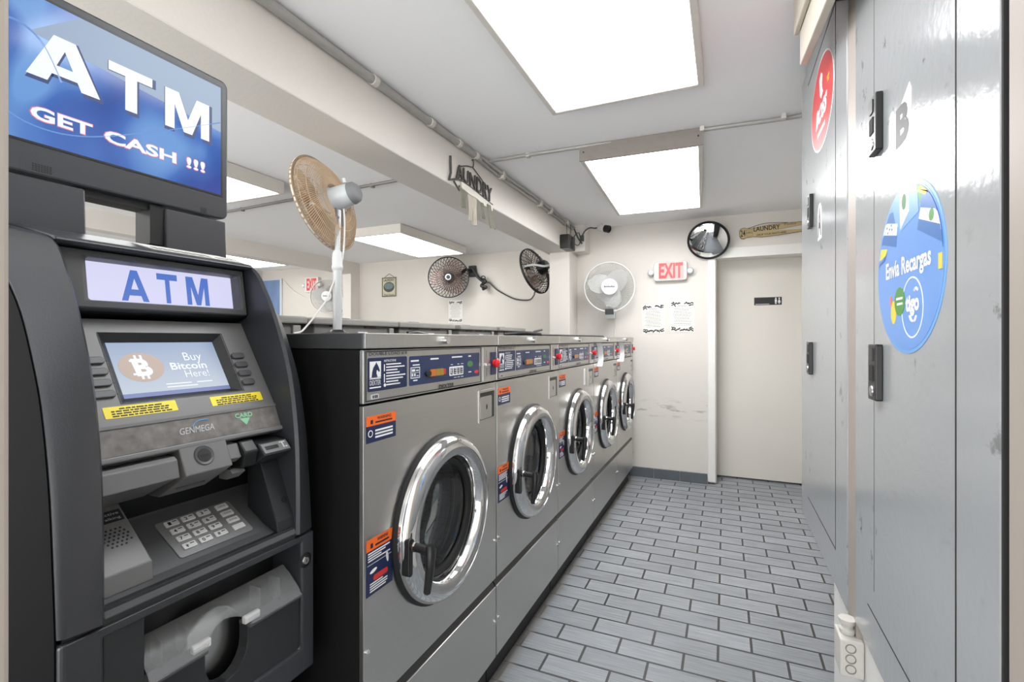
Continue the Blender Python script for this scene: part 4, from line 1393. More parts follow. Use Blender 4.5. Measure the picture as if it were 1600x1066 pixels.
G(F).frame_rect((0.050, 0.097, -0.026, 0.024), (0.0515, 0.0955, -0.0245, 0.0225), 0.0108, 0.0112).build('hrs_border', 'brown_print', t)
text('LAUNDRY', (0.104, 0.290, 0.004, 0.040), F, 'laundry_lettering', 'brown_print', t, 0.0108, 0.02)
text('Today', (0.31, 0.40, 0.024, 0.042), F, 'today_lettering', 'brown_print', t, 0.0108, 0.0, slant=0.006)
text('DROP YOUR PANTS HERE', (0.125, 0.33, -0.033, -0.018), F, 'motto_lettering', 'brown_print', t, 0.0108, 0.02)
G(F).tube(bez([(0.066, 0.036, 0.006), (0.19, 0.062, 0.004), (0.345, 0.048, 0.006)], 6), 0.002, 6).build('hanger_wire', 'wire', t)

# door sign
t = thing('restroom_sign', 'small black sign with white figures on the cream door', 'sign', (0.32, 4.6, 1.52))
F = FY(4.6)
G(F).box(0.226, 0.432, 1.487, 1.552, 0.0, 0.003).build('plate', 'dark_print', t)
bars(F, 'raised_line', 'white_print', t, [(0.236, 0.34, 1.4935, 1.497)], 0.003)
g = G(F)
for x in (0.388, 0.413):
    g.ellipse(x, 1.541, 0.006, 0.006, 0.003, 0.0035, 14)
g.box(0.380, 0.396, 1.512, 1.533, 0.003, 0.0035).box(0.382, 0.387, 1.494, 1.512, 0.003, 0.0035).box(0.389, 0.394, 1.494, 1.512, 0.003, 0.0035)
g.prism([(0.409, 1.533), (0.417, 1.533), (0.424, 1.506), (0.402, 1.506)], 0.003, 0.0035).box(0.4085, 0.412, 1.494, 1.506, 0.003, 0.0035).box(0.414, 0.4175, 1.494, 1.506, 0.003, 0.0035)
g.build('figure', 'white_print', t)

# laundry hanger sign on the beam
t = thing('hanger_sign', 'wire laundry hanger sign with little cloth garments hanging on the beam', 'sign', (-1.245, 2.3, 2.05))
F = FX(-1.245)
yb = [2.045, 2.11, 2.17, 2.267, 2.34, 2.414, 2.53]
zb = [1.98, 2.003, 2.012, 2.007, 2.0, 1.992, 1.98]
def zbase(y):
    for a in range(len(yb) - 1):
        if y <= yb[a + 1]:
            q = (y - yb[a]) / (yb[a + 1] - yb[a])
            return zb[a] + (zb[a + 1] - zb[a]) * q
    return zb[-1]
def warp_l(a, b):
    y = 2.115 + 0.405 * a
    top = 2.085 if y < 2.35 else 2.085 - (y - 2.35) * 0.08
    return (y, zbase(y) + 0.006 + (top - zbase(y) - 0.006) * b)
text('AUNDRY', None, F, 'sign_lettering', 'wire', t, 0.004, 0.0, th=0.008, warp=warp_l)
g = G(F).tube([(2.060, 2.102, 0.008), (2.064, 2.02, 0.008), (2.048, 1.982, 0.008)], 0.006, 8)
g.tube([(2.048, 1.982, 0.008), (2.085, 1.992, 0.008), (2.13, 2.006, 0.008), (2.15, 2.03, 0.008)], 0.004, 8)
g.build('initial_letter', 'wire', t, smooth=True)
G(F).tube(bez([(y, z, 0.008) for y, z in zip(yb, zb)], 5), 0.0042, 8).build('arch_wire', 'wire', t, smooth=True)
arc = [(y, z - 0.004) for y, z in zip(yb[2:], zb[2:])] + [(y, z - 0.036 - 0.006 * (i % 2)) for i, (y, z) in reversed(list(enumerate(zip(yb[2:], zb[2:]))))]
G(F).prism(arc, 0.002, 0.010).build('arch_board', 'arch', t)
hk = G(F).tube(bez([(2.165, 2.085, 0.006), (2.23, 2.108, 0.006), (2.292, 2.122, 0.006), (2.303, 2.145, 0.006), (2.297, 2.163, 0.006), (2.285, 2.155, 0.006)], 6), 0.003, 8)
hk.tube([(2.292, 2.122, 0.006), (2.40, 2.087, 0.006), (2.46, 2.05, 0.006)], 0.003, 8)
hk.build('hanger_wire', 'wire', t, smooth=True)
G(F).tube(bez([(2.09, 1.985, 0.01), (2.12, 1.965, 0.012), (2.145, 1.955, 0.012), (2.14, 1.98, 0.01)], 5), 0.005, 8).build('small_hook', 'wire', t, smooth=True)


def garment(y0, y1, yb0, yb1, zt, zb_, m, wave):
    g = G(F)
    ns = 8
    vs, fs = [], []
    for l in (0, 1):
        for i in range(6):
            s = i / 5
            for j in range(ns):
                q = j / (ns - 1)
                y = (y0 + (y1 - y0) * q) * (1 - s) + (yb0 + (yb1 - yb0) * q) * s
                vs.append((y, zt + (zb_ - zt) * s, 0.012 + 0.006 * math.sin(q * 9 + wave) * (0.4 + s) + l * 0.003))
    K = 6 * ns
    for i in range(5):
        for j in range(ns - 1):
            p = i * ns + j
            fs += [(p, p + 1, p + ns + 1, p + ns), (K + p, K + p + ns, K + p + ns + 1, K + p + 1)]
    rim = list(range(ns)) + [i * ns + ns - 1 for i in range(1, 6)] + [5 * ns + j for j in range(ns - 2, -1, -1)] + [i * ns for i in range(4, 0, -1)]
    for i in range(len(rim)):
        p, q = rim[i], rim[(i + 1) % len(rim)]
        fs.append((p, q, K + q, K + p))
    g.add(vs, fs)
    g.build('cloth_garment', m, t, smooth=True)


garment(2.135, 2.19, 2.155, 2.195, 1.968, 1.875, 'cloth2', 0)
garment(2.225, 2.30, 2.235, 2.262, 1.958, 1.825, 'cloth', 1)
garment(2.27, 2.33, 2.275, 2.325, 1.956, 1.812, 'cloth', 2)
garment(2.375, 2.41, 2.40, 2.432, 1.955, 1.872, 'cloth2', 3)
garment(2.45, 2.50, 2.475, 2.565, 1.965, 1.842, 'cloth2', 1.5)

# speaker, camera, wires at the end of the beam
t = thing('speaker', 'small black speaker hanging on the beam end by two thin wires', 'speaker', (-1.23, 3.9, 2.0))
G().box(-1.243, -1.165, 3.80, 3.98, 1.945, 2.06).build('cabinet', 'black', t, bevel=0.006)
G(FX(-1.165)).cyl((3.89, 1.985, 0), 0.035, 0, 0.004, 24).cyl((3.89, 2.036, 0), 0.012, 0, 0.004, 18).build('cone', 'rubber', t)
G().tube([(-1.20, 3.86, 2.06), (-1.20, 3.85, 2.158)], 0.0028, 6).tube([(-1.19, 3.92, 2.06), (-1.19, 3.93, 2.165)], 0.0028, 6).build('hanging_wire', 'wire', t)
t = thing('security_camera', 'white bullet security camera under the ceiling in front of the back wall', 'camera', (-0.93, 4.15, CZ))
n = Vector((0.88, -0.38, -0.30)).normalized()
F = frame_n(Vector((-0.945, 4.14, 2.152)), n)
G(F).lathe([(0.0, -0.075), (0.022, -0.072), (0.028, -0.06), (0.028, 0.03), (0.024, 0.03), (0.0, 0.028)], 24).build('body', 'camera', t, smooth=40)
G(F).lathe([(0.031, 0.0), (0.031, 0.042), (0.026, 0.042), (0.026, 0.03), (0.0, 0.03)], 24).build('lens_hood', 'black', t, smooth=40)
G(F).lathe([(0.0, 0.036), (0.012, 0.034), (0.014, 0.03), (0.0, 0.03)], 18).build('lens', 'ledwin', t, smooth=40)
G().tube([(-0.965, 4.165, 2.165), (-0.985, 4.19, 2.19), (-0.985, 4.19, CZ - 0.002)], 0.009, 10).build('mount', 'camera', t, smooth=True)
g = G().tube(bez([(-0.985, 4.18, 2.19), (-1.03, 4.15, 2.165), (-1.08, 4.14, 2.17), (-1.122, 4.146, 2.15), (-1.15, 4.146, 2.11), (-1.17, 4.146, 2.07), (-1.15, 4.144, 2.04), (-1.18, 4.144, 2.08), (-1.2, 4.144, 2.12), (-1.215, 4.12, 2.17)], 8), 0.006, 6)
g.tube(bez([(-1.19, 4.143, 2.14), (-1.225, 4.143, 2.10), (-1.215, 4.143, 2.04), (-1.18, 4.143, 2.03), (-1.165, 4.143, 2.08), (-1.18, 4.143, 2.14)], 6), 0.004, 6)
g.box(-1.165, -1.135, 4.135, 4.158, 2.06, 2.11)
g.build('camera_cable', 'wire', t)

# ---------------------------------------------------------------- grey steel closet doors on the right (u = -y)
LX = 0.27
FL = FXm(LX)


def latch(t, y, z0, z1):
    w = 0.026
    l = G(FL).rrect(-y - w, -y + w, z0, z1, 0.004, 0.0, 0.012).build('latch', 'black', t, bevel=0.002)
    h = z1 - z0
    G(FL).rrect(-y - 0.012, -y + 0.012, z0 + h * 0.34, z0 + h * 0.62, 0.002, 0.012, 0.0135).build('finger_slot', 'gap', l)
    G(FL).lathe([(0.0, 0.0145), (0.010, 0.014), (0.011, 0.012)], 16, (-y, z0 + h * 0.16, 0)).build('key_cylinder', 'chrome_dull', l, smooth=40)
    G(FL).rrect(-y - 0.011, -y + 0.011, z0 + h * 0.70, z0 + h * 0.93, 0.002, 0.012, 0.014).build('push_tab', 'groove', l)


# A: the far door
t = thing('closet_door', 'grey steel closet door with letter A and a red oval sticker, the far one', 'closet', (LX, 1.78, 0.54), 'grey steel closet doors')
G(FL).box(-2.155, -1.40, 0.54, 2.17, -0.03, 0.0).build('door_leaf', 'locker', t, bevel=0.003)
g = G(FL)
for (a, b, c, d) in ((-1.534, -1.531, 0.64, 2.10), (-2.0, -1.531, 2.10, 2.103), (-2.0, -1.531, 0.637, 0.64)):
    g.box(a, b, c, d, 0.0, 0.0006)
g.build('panel_seam', 'gap', t)
latch(t, 1.913, 1.577, 1.688)
latch(t, 1.922, 1.08, 1.19)
s = G(FL).prism([(-1.80, 1.51), (-1.735, 1.51), (-1.735, 1.60), (-1.755, 1.622), (-1.785, 1.622), (-1.80, 1.60)], 0.0, 0.0006).build('letter_sticker', 'white_print', t)
text('A', (-1.795, -1.74, 1.520, 1.612), FL, 'letter', 'dark_print', s, 0.0006, 0.03)
s = G(FL).ellipse(-1.735, 1.92, 0.185, 0.137, 0, 0.0008, 48).build('round_sticker', 'white_print', t)
G(FL).ellipse(-1.735, 1.92, 0.178, 0.131, 0.0008, 0.0012, 48).build('sticker_face', 'red_sticker', s)
text('BOSS', (-1.83, -1.655, 1.868, 1.922), FL, 'sticker_lettering', 'white_print', s, 0.0012, 0.06, slant=0.02)
bars(FL, 'small_lettering', 'white_print', s, [(-1.80 + q * 0.014, -1.79 + q * 0.014, 1.834, 1.848) for q in range(9)], 0.0012)
G(FL).prism([(-1.765, 2.005), (-1.735, 2.015), (-1.715, 2.0), (-1.722, 1.965), (-1.705, 1.945), (-1.735, 1.935), (-1.755, 1.95), (-1.76, 1.97)], 0.0012, 0.0016).build('white_splash', 'white_print', s)
bars(FL, 'yellow_mark', 'flag_yellow', s, [(-1.645, -1.61, 1.948, 1.956), (-1.635, -1.615, 1.938, 1.944)], 0.0012)

# B: the near door
t = thing('closet_door', 'grey steel closet door with letter B and a blue oval sticker, the near one', 'closet', (LX, 1.0, 0.56), 'grey steel closet doors')
G(FL).box(-1.318, -0.685, 0.56, 2.19, -0.03, 0.0).build('door_leaf', 'locker', t, bevel=0.003)
G(FL).box(-0.685, -0.681, 0.56, 2.19, -0.03, -0.0005).build('gap_shade_strip', 'gap', t)  # dark strip over the leaf end, stands in for shade in the gap
g = G(FL)
g.box(-1.1665, -1.1655, 0.70, 2.19, 0.0, 0.0004).box(-0.7965, -0.7935, 0.56, 2.19, 0.0, 0.0006).box(-1.213, -0.96, 0.651, 0.6535, 0.0, 0.0006)
g.build('panel_seam', 'gap', t)
latch(t, 1.131, 1.556, 1.665)
latch(t, 1.132, 1.083, 1.19)
s = G(FL).prism([(-1.04, 1.475), (-0.957, 1.455), (-0.957, 1.60), (-0.965, 1.612), (-1.04, 1.575)], 0.0, 0.0006).build('letter_sticker', 'white_print', t)
text('B', (-1.03, -0.965, 1.525, 1.592), FL, 'letter', 'dark_print', s, 0.0006, 0.05)
s = G(FL).ellipse(-0.978, 1.315, 0.158, 0.139, 0, 0.0008, 56).build('round_sticker', 'sky', t)
G(FL).ellipse(-0.978, 1.315, 0.152, 0.133, 0.0008, 0.0012, 56).build('sticker_face', 'tigo', s)


def clip(poly, k=0.148, kz=0.130, c=(-0.978, 1.315)):
    """keep a printed shape inside the round sticker"""
    out = []
    for i in range(len(poly)):
        a, b = poly[i], poly[(i + 1) % len(poly)]
        for q in range(6):
            x = a[0] + (b[0] - a[0]) * q / 6
            y = a[1] + (b[1] - a[1]) * q / 6
            r = math.hypot((x - c[0]) / k, (y - c[1]) / kz)
            if r > 1:
                x, y = c[0] + (x - c[0]) / r, c[1] + (y - c[1]) / r
            out.append((x, y))
    return out


def pr(name, m, poly, n):
    G(FL).prism(clip(poly), n, n + 0.0003).build(name, m, s)


pr('honduran_flag', 'flag_blue', [(-1.119, 1.378), (-1.091, 1.431), (-1.012, 1.415), (-1.027, 1.358)], 0.0012)
pr('flag_stripe', 'white_print', [(-1.110, 1.394), (-1.100, 1.414), (-1.017, 1.396), (-1.022, 1.377)], 0.0016)
g = G(FL)
for a, b in ((-1.06, 1.395), (-1.075, 1.40), (-1.047, 1.392), (-1.07, 1.39), (-1.05, 1.400)):
    g.ellipse(a, b, 0.0028, 0.0022, 0.0019, 0.0022, 8)
g.build('flag_star', 'flag_blue', s)
pr('guatemalan_flag', 'sky', [(-1.066, 1.47), (-0.927, 1.44), (-0.92, 1.394), (-1.003, 1.38), (-1.03, 1.40)], 0.00135)
pr('flag_stripe', 'white_print', [(-1.009, 1.455), (-0.965, 1.446), (-0.962, 1.405), (-1.003, 1.383)], 0.0016)
G(FL).ellipse(-0.985, 1.425, 0.010, 0.013, 0.0019, 0.0022, 16).build('flag_crest', 'green_print', s)
pr('brazil_flag', 'flag_green', [(-0.935, 1.445), (-0.895, 1.44), (-0.885, 1.405), (-0.915, 1.405)], 0.0014)
pr('brazil_diamond', 'flag_yellow', [(-0.925, 1.425), (-0.895, 1.44), (-0.865, 1.425), (-0.893, 1.412)], 0.0018)
pr('salvadoran_flag', 'flag_blue', [(-0.905, 1.42), (-0.845, 1.413), (-0.815, 1.325), (-0.925, 1.367)], 0.0016)
pr('flag_stripe', 'white_print', [(-0.91, 1.397), (-0.828, 1.375), (-0.822, 1.352), (-0.918, 1.382)], 0.002)
G(FL).ellipse(-0.868, 1.377, 0.009, 0.009, 0.0023, 0.0026, 14).build('flag_crest', 'flag_green', s)
pr('yellow_flag', 'flag_yellow', [(-1.135, 1.345), (-1.13, 1.37), (-1.075, 1.362), (-1.085, 1.352)], 0.0012)
pr('flag_stripe', 'flag_blue', [(-1.135, 1.336), (-1.085, 1.352), (-1.078, 1.356), (-1.09, 1.343)], 0.0014)
text('Env\u00eda Recargas', (-1.083, -0.872, 1.298, 1.336), FL, 'sticker_lettering', 'white_print', s, 0.0012, 0.03)
G(FL).ring([(0.046, 0.0012), (0.0485, 0.0012), (0.0485, 0.0016), (0.046, 0.0016)], 40, (-0.95, 1.25, 0)).build('brand_circle', 'white_print', s)
text('tigo', (-0.979, -0.918, 1.236, 1.270), FL, 'brand_lettering', 'white_print', s, 0.0012, 0.05)
G(FL).tube(bez([(-0.957, 1.237, 0.0014), (-0.95, 1.229, 0.0014), (-0.938, 1.228, 0.0014), (-0.93, 1.236, 0.0014)], 4), 0.002, 4).build('brand_smile', 'white_print', s)
G(FL).tube(bez([(-0.938, 1.275, 0.0014), (-0.932, 1.279, 0.0014), (-0.924, 1.275, 0.0014)], 4), 0.002, 4).build('brand_accent', 'white_print', s)
G(FL).ellipse(-1.008, 1.263, 0.026, 0.024, 0.0012, 0.0018, 18).build('green_splash', 'flag_green', s)
G(FL).ellipse(-1.040, 1.246, 0.014, 0.020, 0.0012, 0.0016, 18).build('yellow_splash', 'flag_yellow', s)
G(FL).ellipse(-1.054, 1.266, 0.006, 0.010, 0.0012, 0.0016, 14).build('coral_splash', 'pink_print', s)
bars(FL, 'splash_lines', 'white_print', s, [(-1.024, -0.992, 1.266, 1.270), (-1.02, -0.992, 1.257, 1.261)], 0.0018)
G(FL).box(-0.846, -0.834, 1.296, 1.318, 0.0012, 0.0018).build('agent_logo', 'flag_yellow', s)

# the wall the doors are set in, the post between them and the boxed top
struct(G().box(0.272, 0.42, 1.318, 1.40, 0.50, CZ).build('trim_7', 'jamb', bevel=0.002))
struct(G().box(0.31, 0.92, 1.40, 2.155, 0.50, CZ).build('wall_closet', 'gap'))
struct(G().box(0.31, 0.92, 0.68, 1.318, 0.50, CZ).build('wall_closet_near', 'gap'))
struct(G().box(0.285, 0.95, 0.20, 1.64, 0.0, 0.535).build('wall_base', 'white_paint', bevel=0.004))
struct(G().box(0.248, 0.285, 0.20, 1.37, 0.0, 0.33).build('baseboard_right', 'white_paint', bevel=0.004))
t = thing('valance_board', 'cream stepped boards fixed above the closet door with letter A', 'board', (0.21, 1.4, 2.05))
Fb = FXm(0.20)
G(Fb).prism([(-1.635, 2.0), (-1.0, 1.895), (-1.0, CZ - 0.002), (-1.635, CZ - 0.002)], -0.020, 0.0).build('front_board', 'wood_board', t, bevel=0.003)
G(Fb).prism([(-1.655, 2.10), (-1.3, 2.04), (-1.3, CZ - 0.002), (-1.655, CZ - 0.002)], 0.001, 0.014).build('top_board', 'wood_board', t, bevel=0.003)
G().box(0.22, 0.267, 1.0, 1.60, 2.14, CZ - 0.002).build('spacer', 'gap', t)
# electric box on the white base wall
t = thing('junction_box', 'painted junction box with round knockouts on the white wall under closet door B', 'junction box', (0.265, 1.34, 0.44))
G().box(0.238, 0.284, 1.30, 1.37, 0.440, 0.522).build('box', 'box_white', t, bevel=0.004)
Fj = frame((0, 1.30, 0), (1, 0, 0), (0, 0, 1), (0, -1, 0))
for z in (0.505, 0.482, 0.459):
    G(Fj).ring([(0.0085, 0), (0.0105, 0), (0.0105, 0.0012), (0.0085, 0.0012)], 20, (0.258, z, 0)).build('knockout', 'fixture_end', t)
G().lathe([(0.014, 0.522), (0.016, 0.527), (0.016, 0.533), (0.012, 0.537), (0.012, 0.543), (0.016, 0.546), (0.018, 0.556), (0, 0.558)], 16, (0.258, 1.335, 0)).build('conduit_fitting', 'box_white', t, smooth=40)

# ---------------------------------------------------------------- the cash machine
AY0, AY1, AI0, AI1 = 0.347, 0.782, 0.397, 0.733
atm = thing('atm', 'charcoal cash machine with a blue advertising screen on top, left of the washers', 'cash machine', (-1.1, 0.565, 0))
outer = [(1.396, -1.088), (1.371, -1.016), (1.30, -0.95), (1.243, -0.903), (1.17, -0.868), (1.103, -0.845), (1.0, -0.826), (0.90, -0.817), (0.797, -0.810)]
inner = [(1.375, -1.02), (1.352, -0.935), (1.30, -0.895), (1.243, -0.866), (1.17, -0.838), (1.103, -0.820), (1.0, -0.806), (0.90, -0.802), (0.797, -0.802)]


def cheek(yo, yi, name):
    g = G()
    vs, fs = [], []
    po = bez([(x, 0, z) for z, x in outer], 4)
    pi = bez([(x, 0, z) for z, x in inner], 4)
    for a, b in zip(po, pi):
        vs += [(-1.12, yo, a.z), (a.x - 0.006, yo, a.z), (a.x, yo + (yi - yo) * 0.12, a.z), (b.x, yo + (yi - yo) * 0.90, b.z), (b.x - 0.006, yi, b.z), (-1.12, yi, b.z)]
    k = len(po)
    for i in range(k - 1):
        for j in range(6):
            j2 = (j + 1) % 6
            fs.append((i * 6 + j, i * 6 + j2, (i + 1) * 6 + j2, (i + 1) * 6 + j))
    fs.append((0, 1, 2, 3, 4, 5))
    fs.append(tuple((k - 1) * 6 + j for j in (5, 4, 3, 2, 1, 0)))
    g.add(vs, fs)
    sgn = -1 if yo < yi else 1
    pp = [(-1.40, 1.39)] + [(p.x - 0.008, p.z - 0.004) for p in po] + [(-0.818, 0.50), (-0.90, 0.44), (-1.40, 0.44)]
    y0, y1 = sorted((yo, yo + sgn * 0.002))
    G(frame((0, 0, 0), (1, 0, 0), (0, 0, 1), (0, -1, 0))).prism(pp, -y1, -y0).build('side_panel', 'atm_side', atm)
    return g.build(name, 'atm', atm, smooth=35)


cheek(AY0, AI0, 'side_cheek')
cheek(AY1, AI1, 'side_cheek')
# steel cabinet behind and below
G().box(-1.42, -1.06, AY0 + 0.012, AY1 - 0.012, 0.0, 1.385).build('cabinet', 'atm_side', atm, bevel=0.004)
G().box(-1.06, -0.86, AY0 + 0.02, AY1 - 0.012, 0.0, 0.49).build('safe_door', 'atm_side', atm, bevel=0.004)
G().box(-1.40, -0.88, AY0 + 0.03, AY0 + 0.034, 0.62, 0.78).build('side_hinge', 'atm_black', atm, bevel=0.001)
# roof and hood lip
FS = frame((0, 0, 0), (1, 0, 0), (0, 0, 1), (0, -1, 0))     # u = x, v = z, n = -y


def slab(prof, y0, y1, name, m, parent=None, bevel=0.0):
    return G(FS).prism(prof, -y1, -y0).build(name, m, parent or atm, bevel=bevel)


slab([(-1.12, 1.398), (-1.05, 1.388), (-0.94, 1.360), (-0.934, 1.354), (-0.94, 1.350), (-1.12, 1.34)], AI0 - 0.002, AI1 + 0.002, 'hood', 'atm', bevel=0.003)
slab([(-1.10, 1.352), (-0.975, 1.352), (-0.972, 1.346), (-1.10, 1.24)], AI0, AI1, 'hood_recess', 'atm_black')
# a paper strip lying on the hood
h = math.atan2(1.388 - 1.360, 0.11)
Fh = frame((-0.995, 0, 1.3742), (0, 1, 0), (-math.cos(h), 0, math.sin(h)), (math.sin(h), 0, math.cos(h)))
t2 = G(Fh).box(0.545, 0.72, -0.045, 0.030, 0.0, 0.0015).build('hood_label', 'paper', atm)
bars(Fh, 'label_print', 'dark_print', t2, [(0.555 + q * 0.016, 0.555 + q * 0.016 + 0.009, -0.035, -0.012) for q in range(7)] + [(0.675, 0.71, -0.03, -0.02)], 0.0015)


def plane_frame(p0, p1):
    """frame on a sloping panel: u along y, v up the slope from p1 to p0 (x, z)"""
    d = Vector((p0[0] - p1[0], 0, p0[1] - p1[1])).normalized()
    n = Vector((0, 1, 0)).cross(d).normalized()
    return frame((p1[0], 0, p1[1]), (0, 1, 0), d, n)


# lit "ATM" light box
FB = plane_frame((-0.960, 1.347), (-0.946, 1.253))
b = G(FB).frame_rect((0.402, 0.729, -0.002, 0.096), (0.446, 0.718, 0.012, 0.084), -0.03, 0.0).build('sign_frame', 'atm_grey2', atm, bevel=0.005, seg=3)
G(FB).box(0.44, 0.725, 0.006, 0.09, -0.034, -0.029).build('sign_panel', 'lit_white', b)
block('A', (0.507, 0.552, 0.020, 0.077), FB, 'sign_letter', 'lit_blue', b, -0.0288, st=0.22)
block('T', (0.568, 0.605, 0.020, 0.077), FB, 'sign_letter', 'lit_blue', b, -0.0288, st=0.22)
block('M', (0.622, 0.667, 0.020, 0.077), FB, 'sign_letter', 'lit_blue', b, -0.0288, st=0.22)
slab([(-1.10, 1.256), (-0.948, 1.254), (-0.955, 1.247), (-0.985, 1.236), (-1.10, 1.236)], AI0, AI1, 'sign_underside', 'atm_black')

# screen panel
FP = plane_frame((-0.970, 1.232), (-0.868, 1.063))
p = G(FP)
OUT = (AI0, AI1, -0.002, 0.200)
HOLE = (0.461, 0.675, 0.040, 0.172)
p.frame_rect(OUT, HOLE, -0.03, 0.0)
p = p.build('screen_panel', 'atm_grey', atm, bevel=0.001)
oq = [(0.459, 0.038), (0.677, 0.038), (0.677, 0.173), (0.459, 0.173)]
iq = [(0.473, 0.052), (0.660, 0.052), (0.660, 0.160), (0.473, 0.160)]
G(FP).quad_frame(oq, iq, 0.0008, -0.012).build('screen_bezel', 'atm_dark', p)
sc = G(FP).box(0.468, 0.664, 0.048, 0.163, -0.016, -0.0125).build('screen', 'scr_small', p)
G(FP).ellipse(0.516, 0.110, 0.036, 0.029, -0.0125, -0.0121, 32).build('coin_picture', 'scr_orange', sc)
text('B', (0.504, 0.532, 0.092, 0.127), FP, 'coin_letter', 'scr_pale', sc, -0.0121, 0.05, slant=-0.003)
bars(FP, 'coin_strokes', 'scr_pale', sc, [(0.510, 0.514, 0.086, 0.094), (0.519, 0.523, 0.086, 0.094), (0.508, 0.512, 0.126, 0.134), (0.517, 0.521, 0.126, 0.134), (0.499, 0.507, 0.0945, 0.0985), (0.499, 0.507, 0.121, 0.125)], -0.0121)
text('Buy', (0.592, 0.626, 0.114, 0.137), FP, 'screen_lettering', 'scr_pale', sc, -0.0123, 0.0)
text('Bitcoin', (0.563, 0.630, 0.101, 0.116), FP, 'screen_lettering', 'scr_pale', sc, -0.0123, 0.02)
text('Here!', (0.584, 0.629, 0.084, 0.099), FP, 'screen_lettering', 'scr_pale', sc, -0.0123, 0.0)
bars(FP, 'small_print', 'scr_pale', sc, [(0.545, 0.59, 0.072, 0.074), (0.60, 0.63, 0.072, 0.074), (0.545, 0.60, 0.066, 0.068)], -0.0123)
bars(FP, 'foot_bar', 'scr_bar', sc, [(0.473, 0.660, 0.052, 0.060)], -0.0123)
for k in range(4):
    v = 0.118 - k * 0.0205
    G(FP).rrect(0.404, 0.4555, v - 0.0065, v + 0.0065, 0.0055, 0.0, 0.005).build('soft_key', 'atm_key', p, bevel=0.0015)
    G(FP).rrect(0.678, 0.706, v - 0.0065, v + 0.0065, 0.0055, 0.0, 0.005).build('soft_key', 'atm_key', p, bevel=0.0015)
bars(FP, 'key_line', 'atm_dark', p, [(0.4555, 0.463, 0.1175 - k * 0.0205, 0.1183 - k * 0.0205) for k in range(4)] + [(0.668, 0.678, 0.1175 - k * 0.0205, 0.1183 - k * 0.0205) for k in range(4)], 0.0002)
rn = random.Random(9)
for (a, b_, c, d) in ((0.432, 0.541, 0.0145, 0.0345), (0.6025, 0.710, 0.0135, 0.0325)):
    y = G(FP).rrect(a, b_, c, d, 0.0015, 0.0, 0.0006).build('yellow_label', 'yellow', p)
    r = []
    for q in range(4):
        v = d - 0.0045 - q * 0.0042
        u = a + 0.010 + (0.012 if q == 0 else 0)
        while u < b_ - 0.014 - (0.012 if q == 0 else 0):
            l = rn.uniform(0.004, 0.012)
            r.append((u, min(u + l, b_ - 0.01), v - 0.0012, v + 0.0012))
            u += l + 0.0016
    bars(FP, 'label_print', 'dark_print', y, r, 0.0006)
# brand strip
FT = plane_frame((-0.868, 1.063), (-0.850, 1.020))
st = G(FT).box(AI0, AI1, 0.0, 0.0466, -0.02, 0.0).build('brand_strip', 'atm_strip', atm, bevel=0.001)
G(FT).box(AI0, AI1, -0.009, 0.0, -0.02, 0.004).build('strip_lip', 'atm_grey', st, bevel=0.0025)
G(FT).box(AI0, AI1, 0.0435, 0.0485, 0.0, 0.002).build('strip_edge', 'atm_grey', st)
text('GENMEGA', (0.531, 0.593, 0.016, 0.0275), FT, 'brand_lettering', 'silver_print', st, 0.0004, 0.0, slant=0.002)
G(FT).tube(bez([(0.556, 0.028, 0.0006), (0.563, 0.034, 0.0006), (0.573, 0.037, 0.0006), (0.586, 0.036, 0.0006)], 5), 0.0009, 4).build('brand_arc', 'sky', st)
text('CARD', (0.638, 0.675, 0.029, 0.0385), FT, 'card_lettering', 'mint', st, 0.0004, 0.03)
G(FT).prism([(0.646, 0.0275), (0.668, 0.0275), (0.657, 0.0135)], 0.0004, 0.0008).build('card_arrow', 'mint', st)

# recess below the strip: back wall, note block, camera block, card reader
slab([(-1.06, 1.02), (-0.866, 1.018), (-0.90, 0.99), (-0.95, 0.884), (-1.06, 0.884)], AI0, AI1, 'service_recess', 'atm_black')
slab([(-0.93, 1.003), (-0.846, 1.003), (-0.838, 0.998), (-0.832, 0.969), (-0.842, 0.966), (-0.93, 0.925)], AI0, 0.517, 'receipt_block', 'atm_grey', bevel=0.002)
G(FS).prism([(-0.92, 1.0155), (-0.86, 1.0155), (-0.86, 1.0045), (-0.92, 1.0045)], -0.515, -AI0 - 0.002).build('receipt_slot', 'atm_black', atm)
cb = slab([(-0.93, 1.019), (-0.846, 1.019), (-0.824, 0.970), (-0.90, 0.925), (-0.93, 0.925)], 0.522, 0.606, 'camera_block', 'atm_grey', bevel=0.002)
FC = plane_frame((-0.846, 1.019), (-0.824, 0.970))
G(FC).lathe([(0.0, 0.0008), (0.011, 0.0008), (0.0135, 0.0012), (0.0165, 0.0022), (0.018, 0.0)], 32, (0.560, 0.029, 0)).build('lens_ring', 'atm_grey2', cb, smooth=40)
G(FC).ellipse(0.560, 0.029, 0.0115, 0.0115, 0.0012, 0.0018, 24).build('lens_window', 'atm_dark', cb)
bars(FC, 'lens_slit', 'atm_black', cb, [(0.5525, 0.5675, 0.026, 0.030)], 0.0018)
FD = plane_frame((-0.824, 0.970), (-0.90, 0.925))
G(FD).box(0.535, 0.585, 0.030, 0.034, 0.0, 0.002).build('receipt_lip', 'atm_grey2', cb)
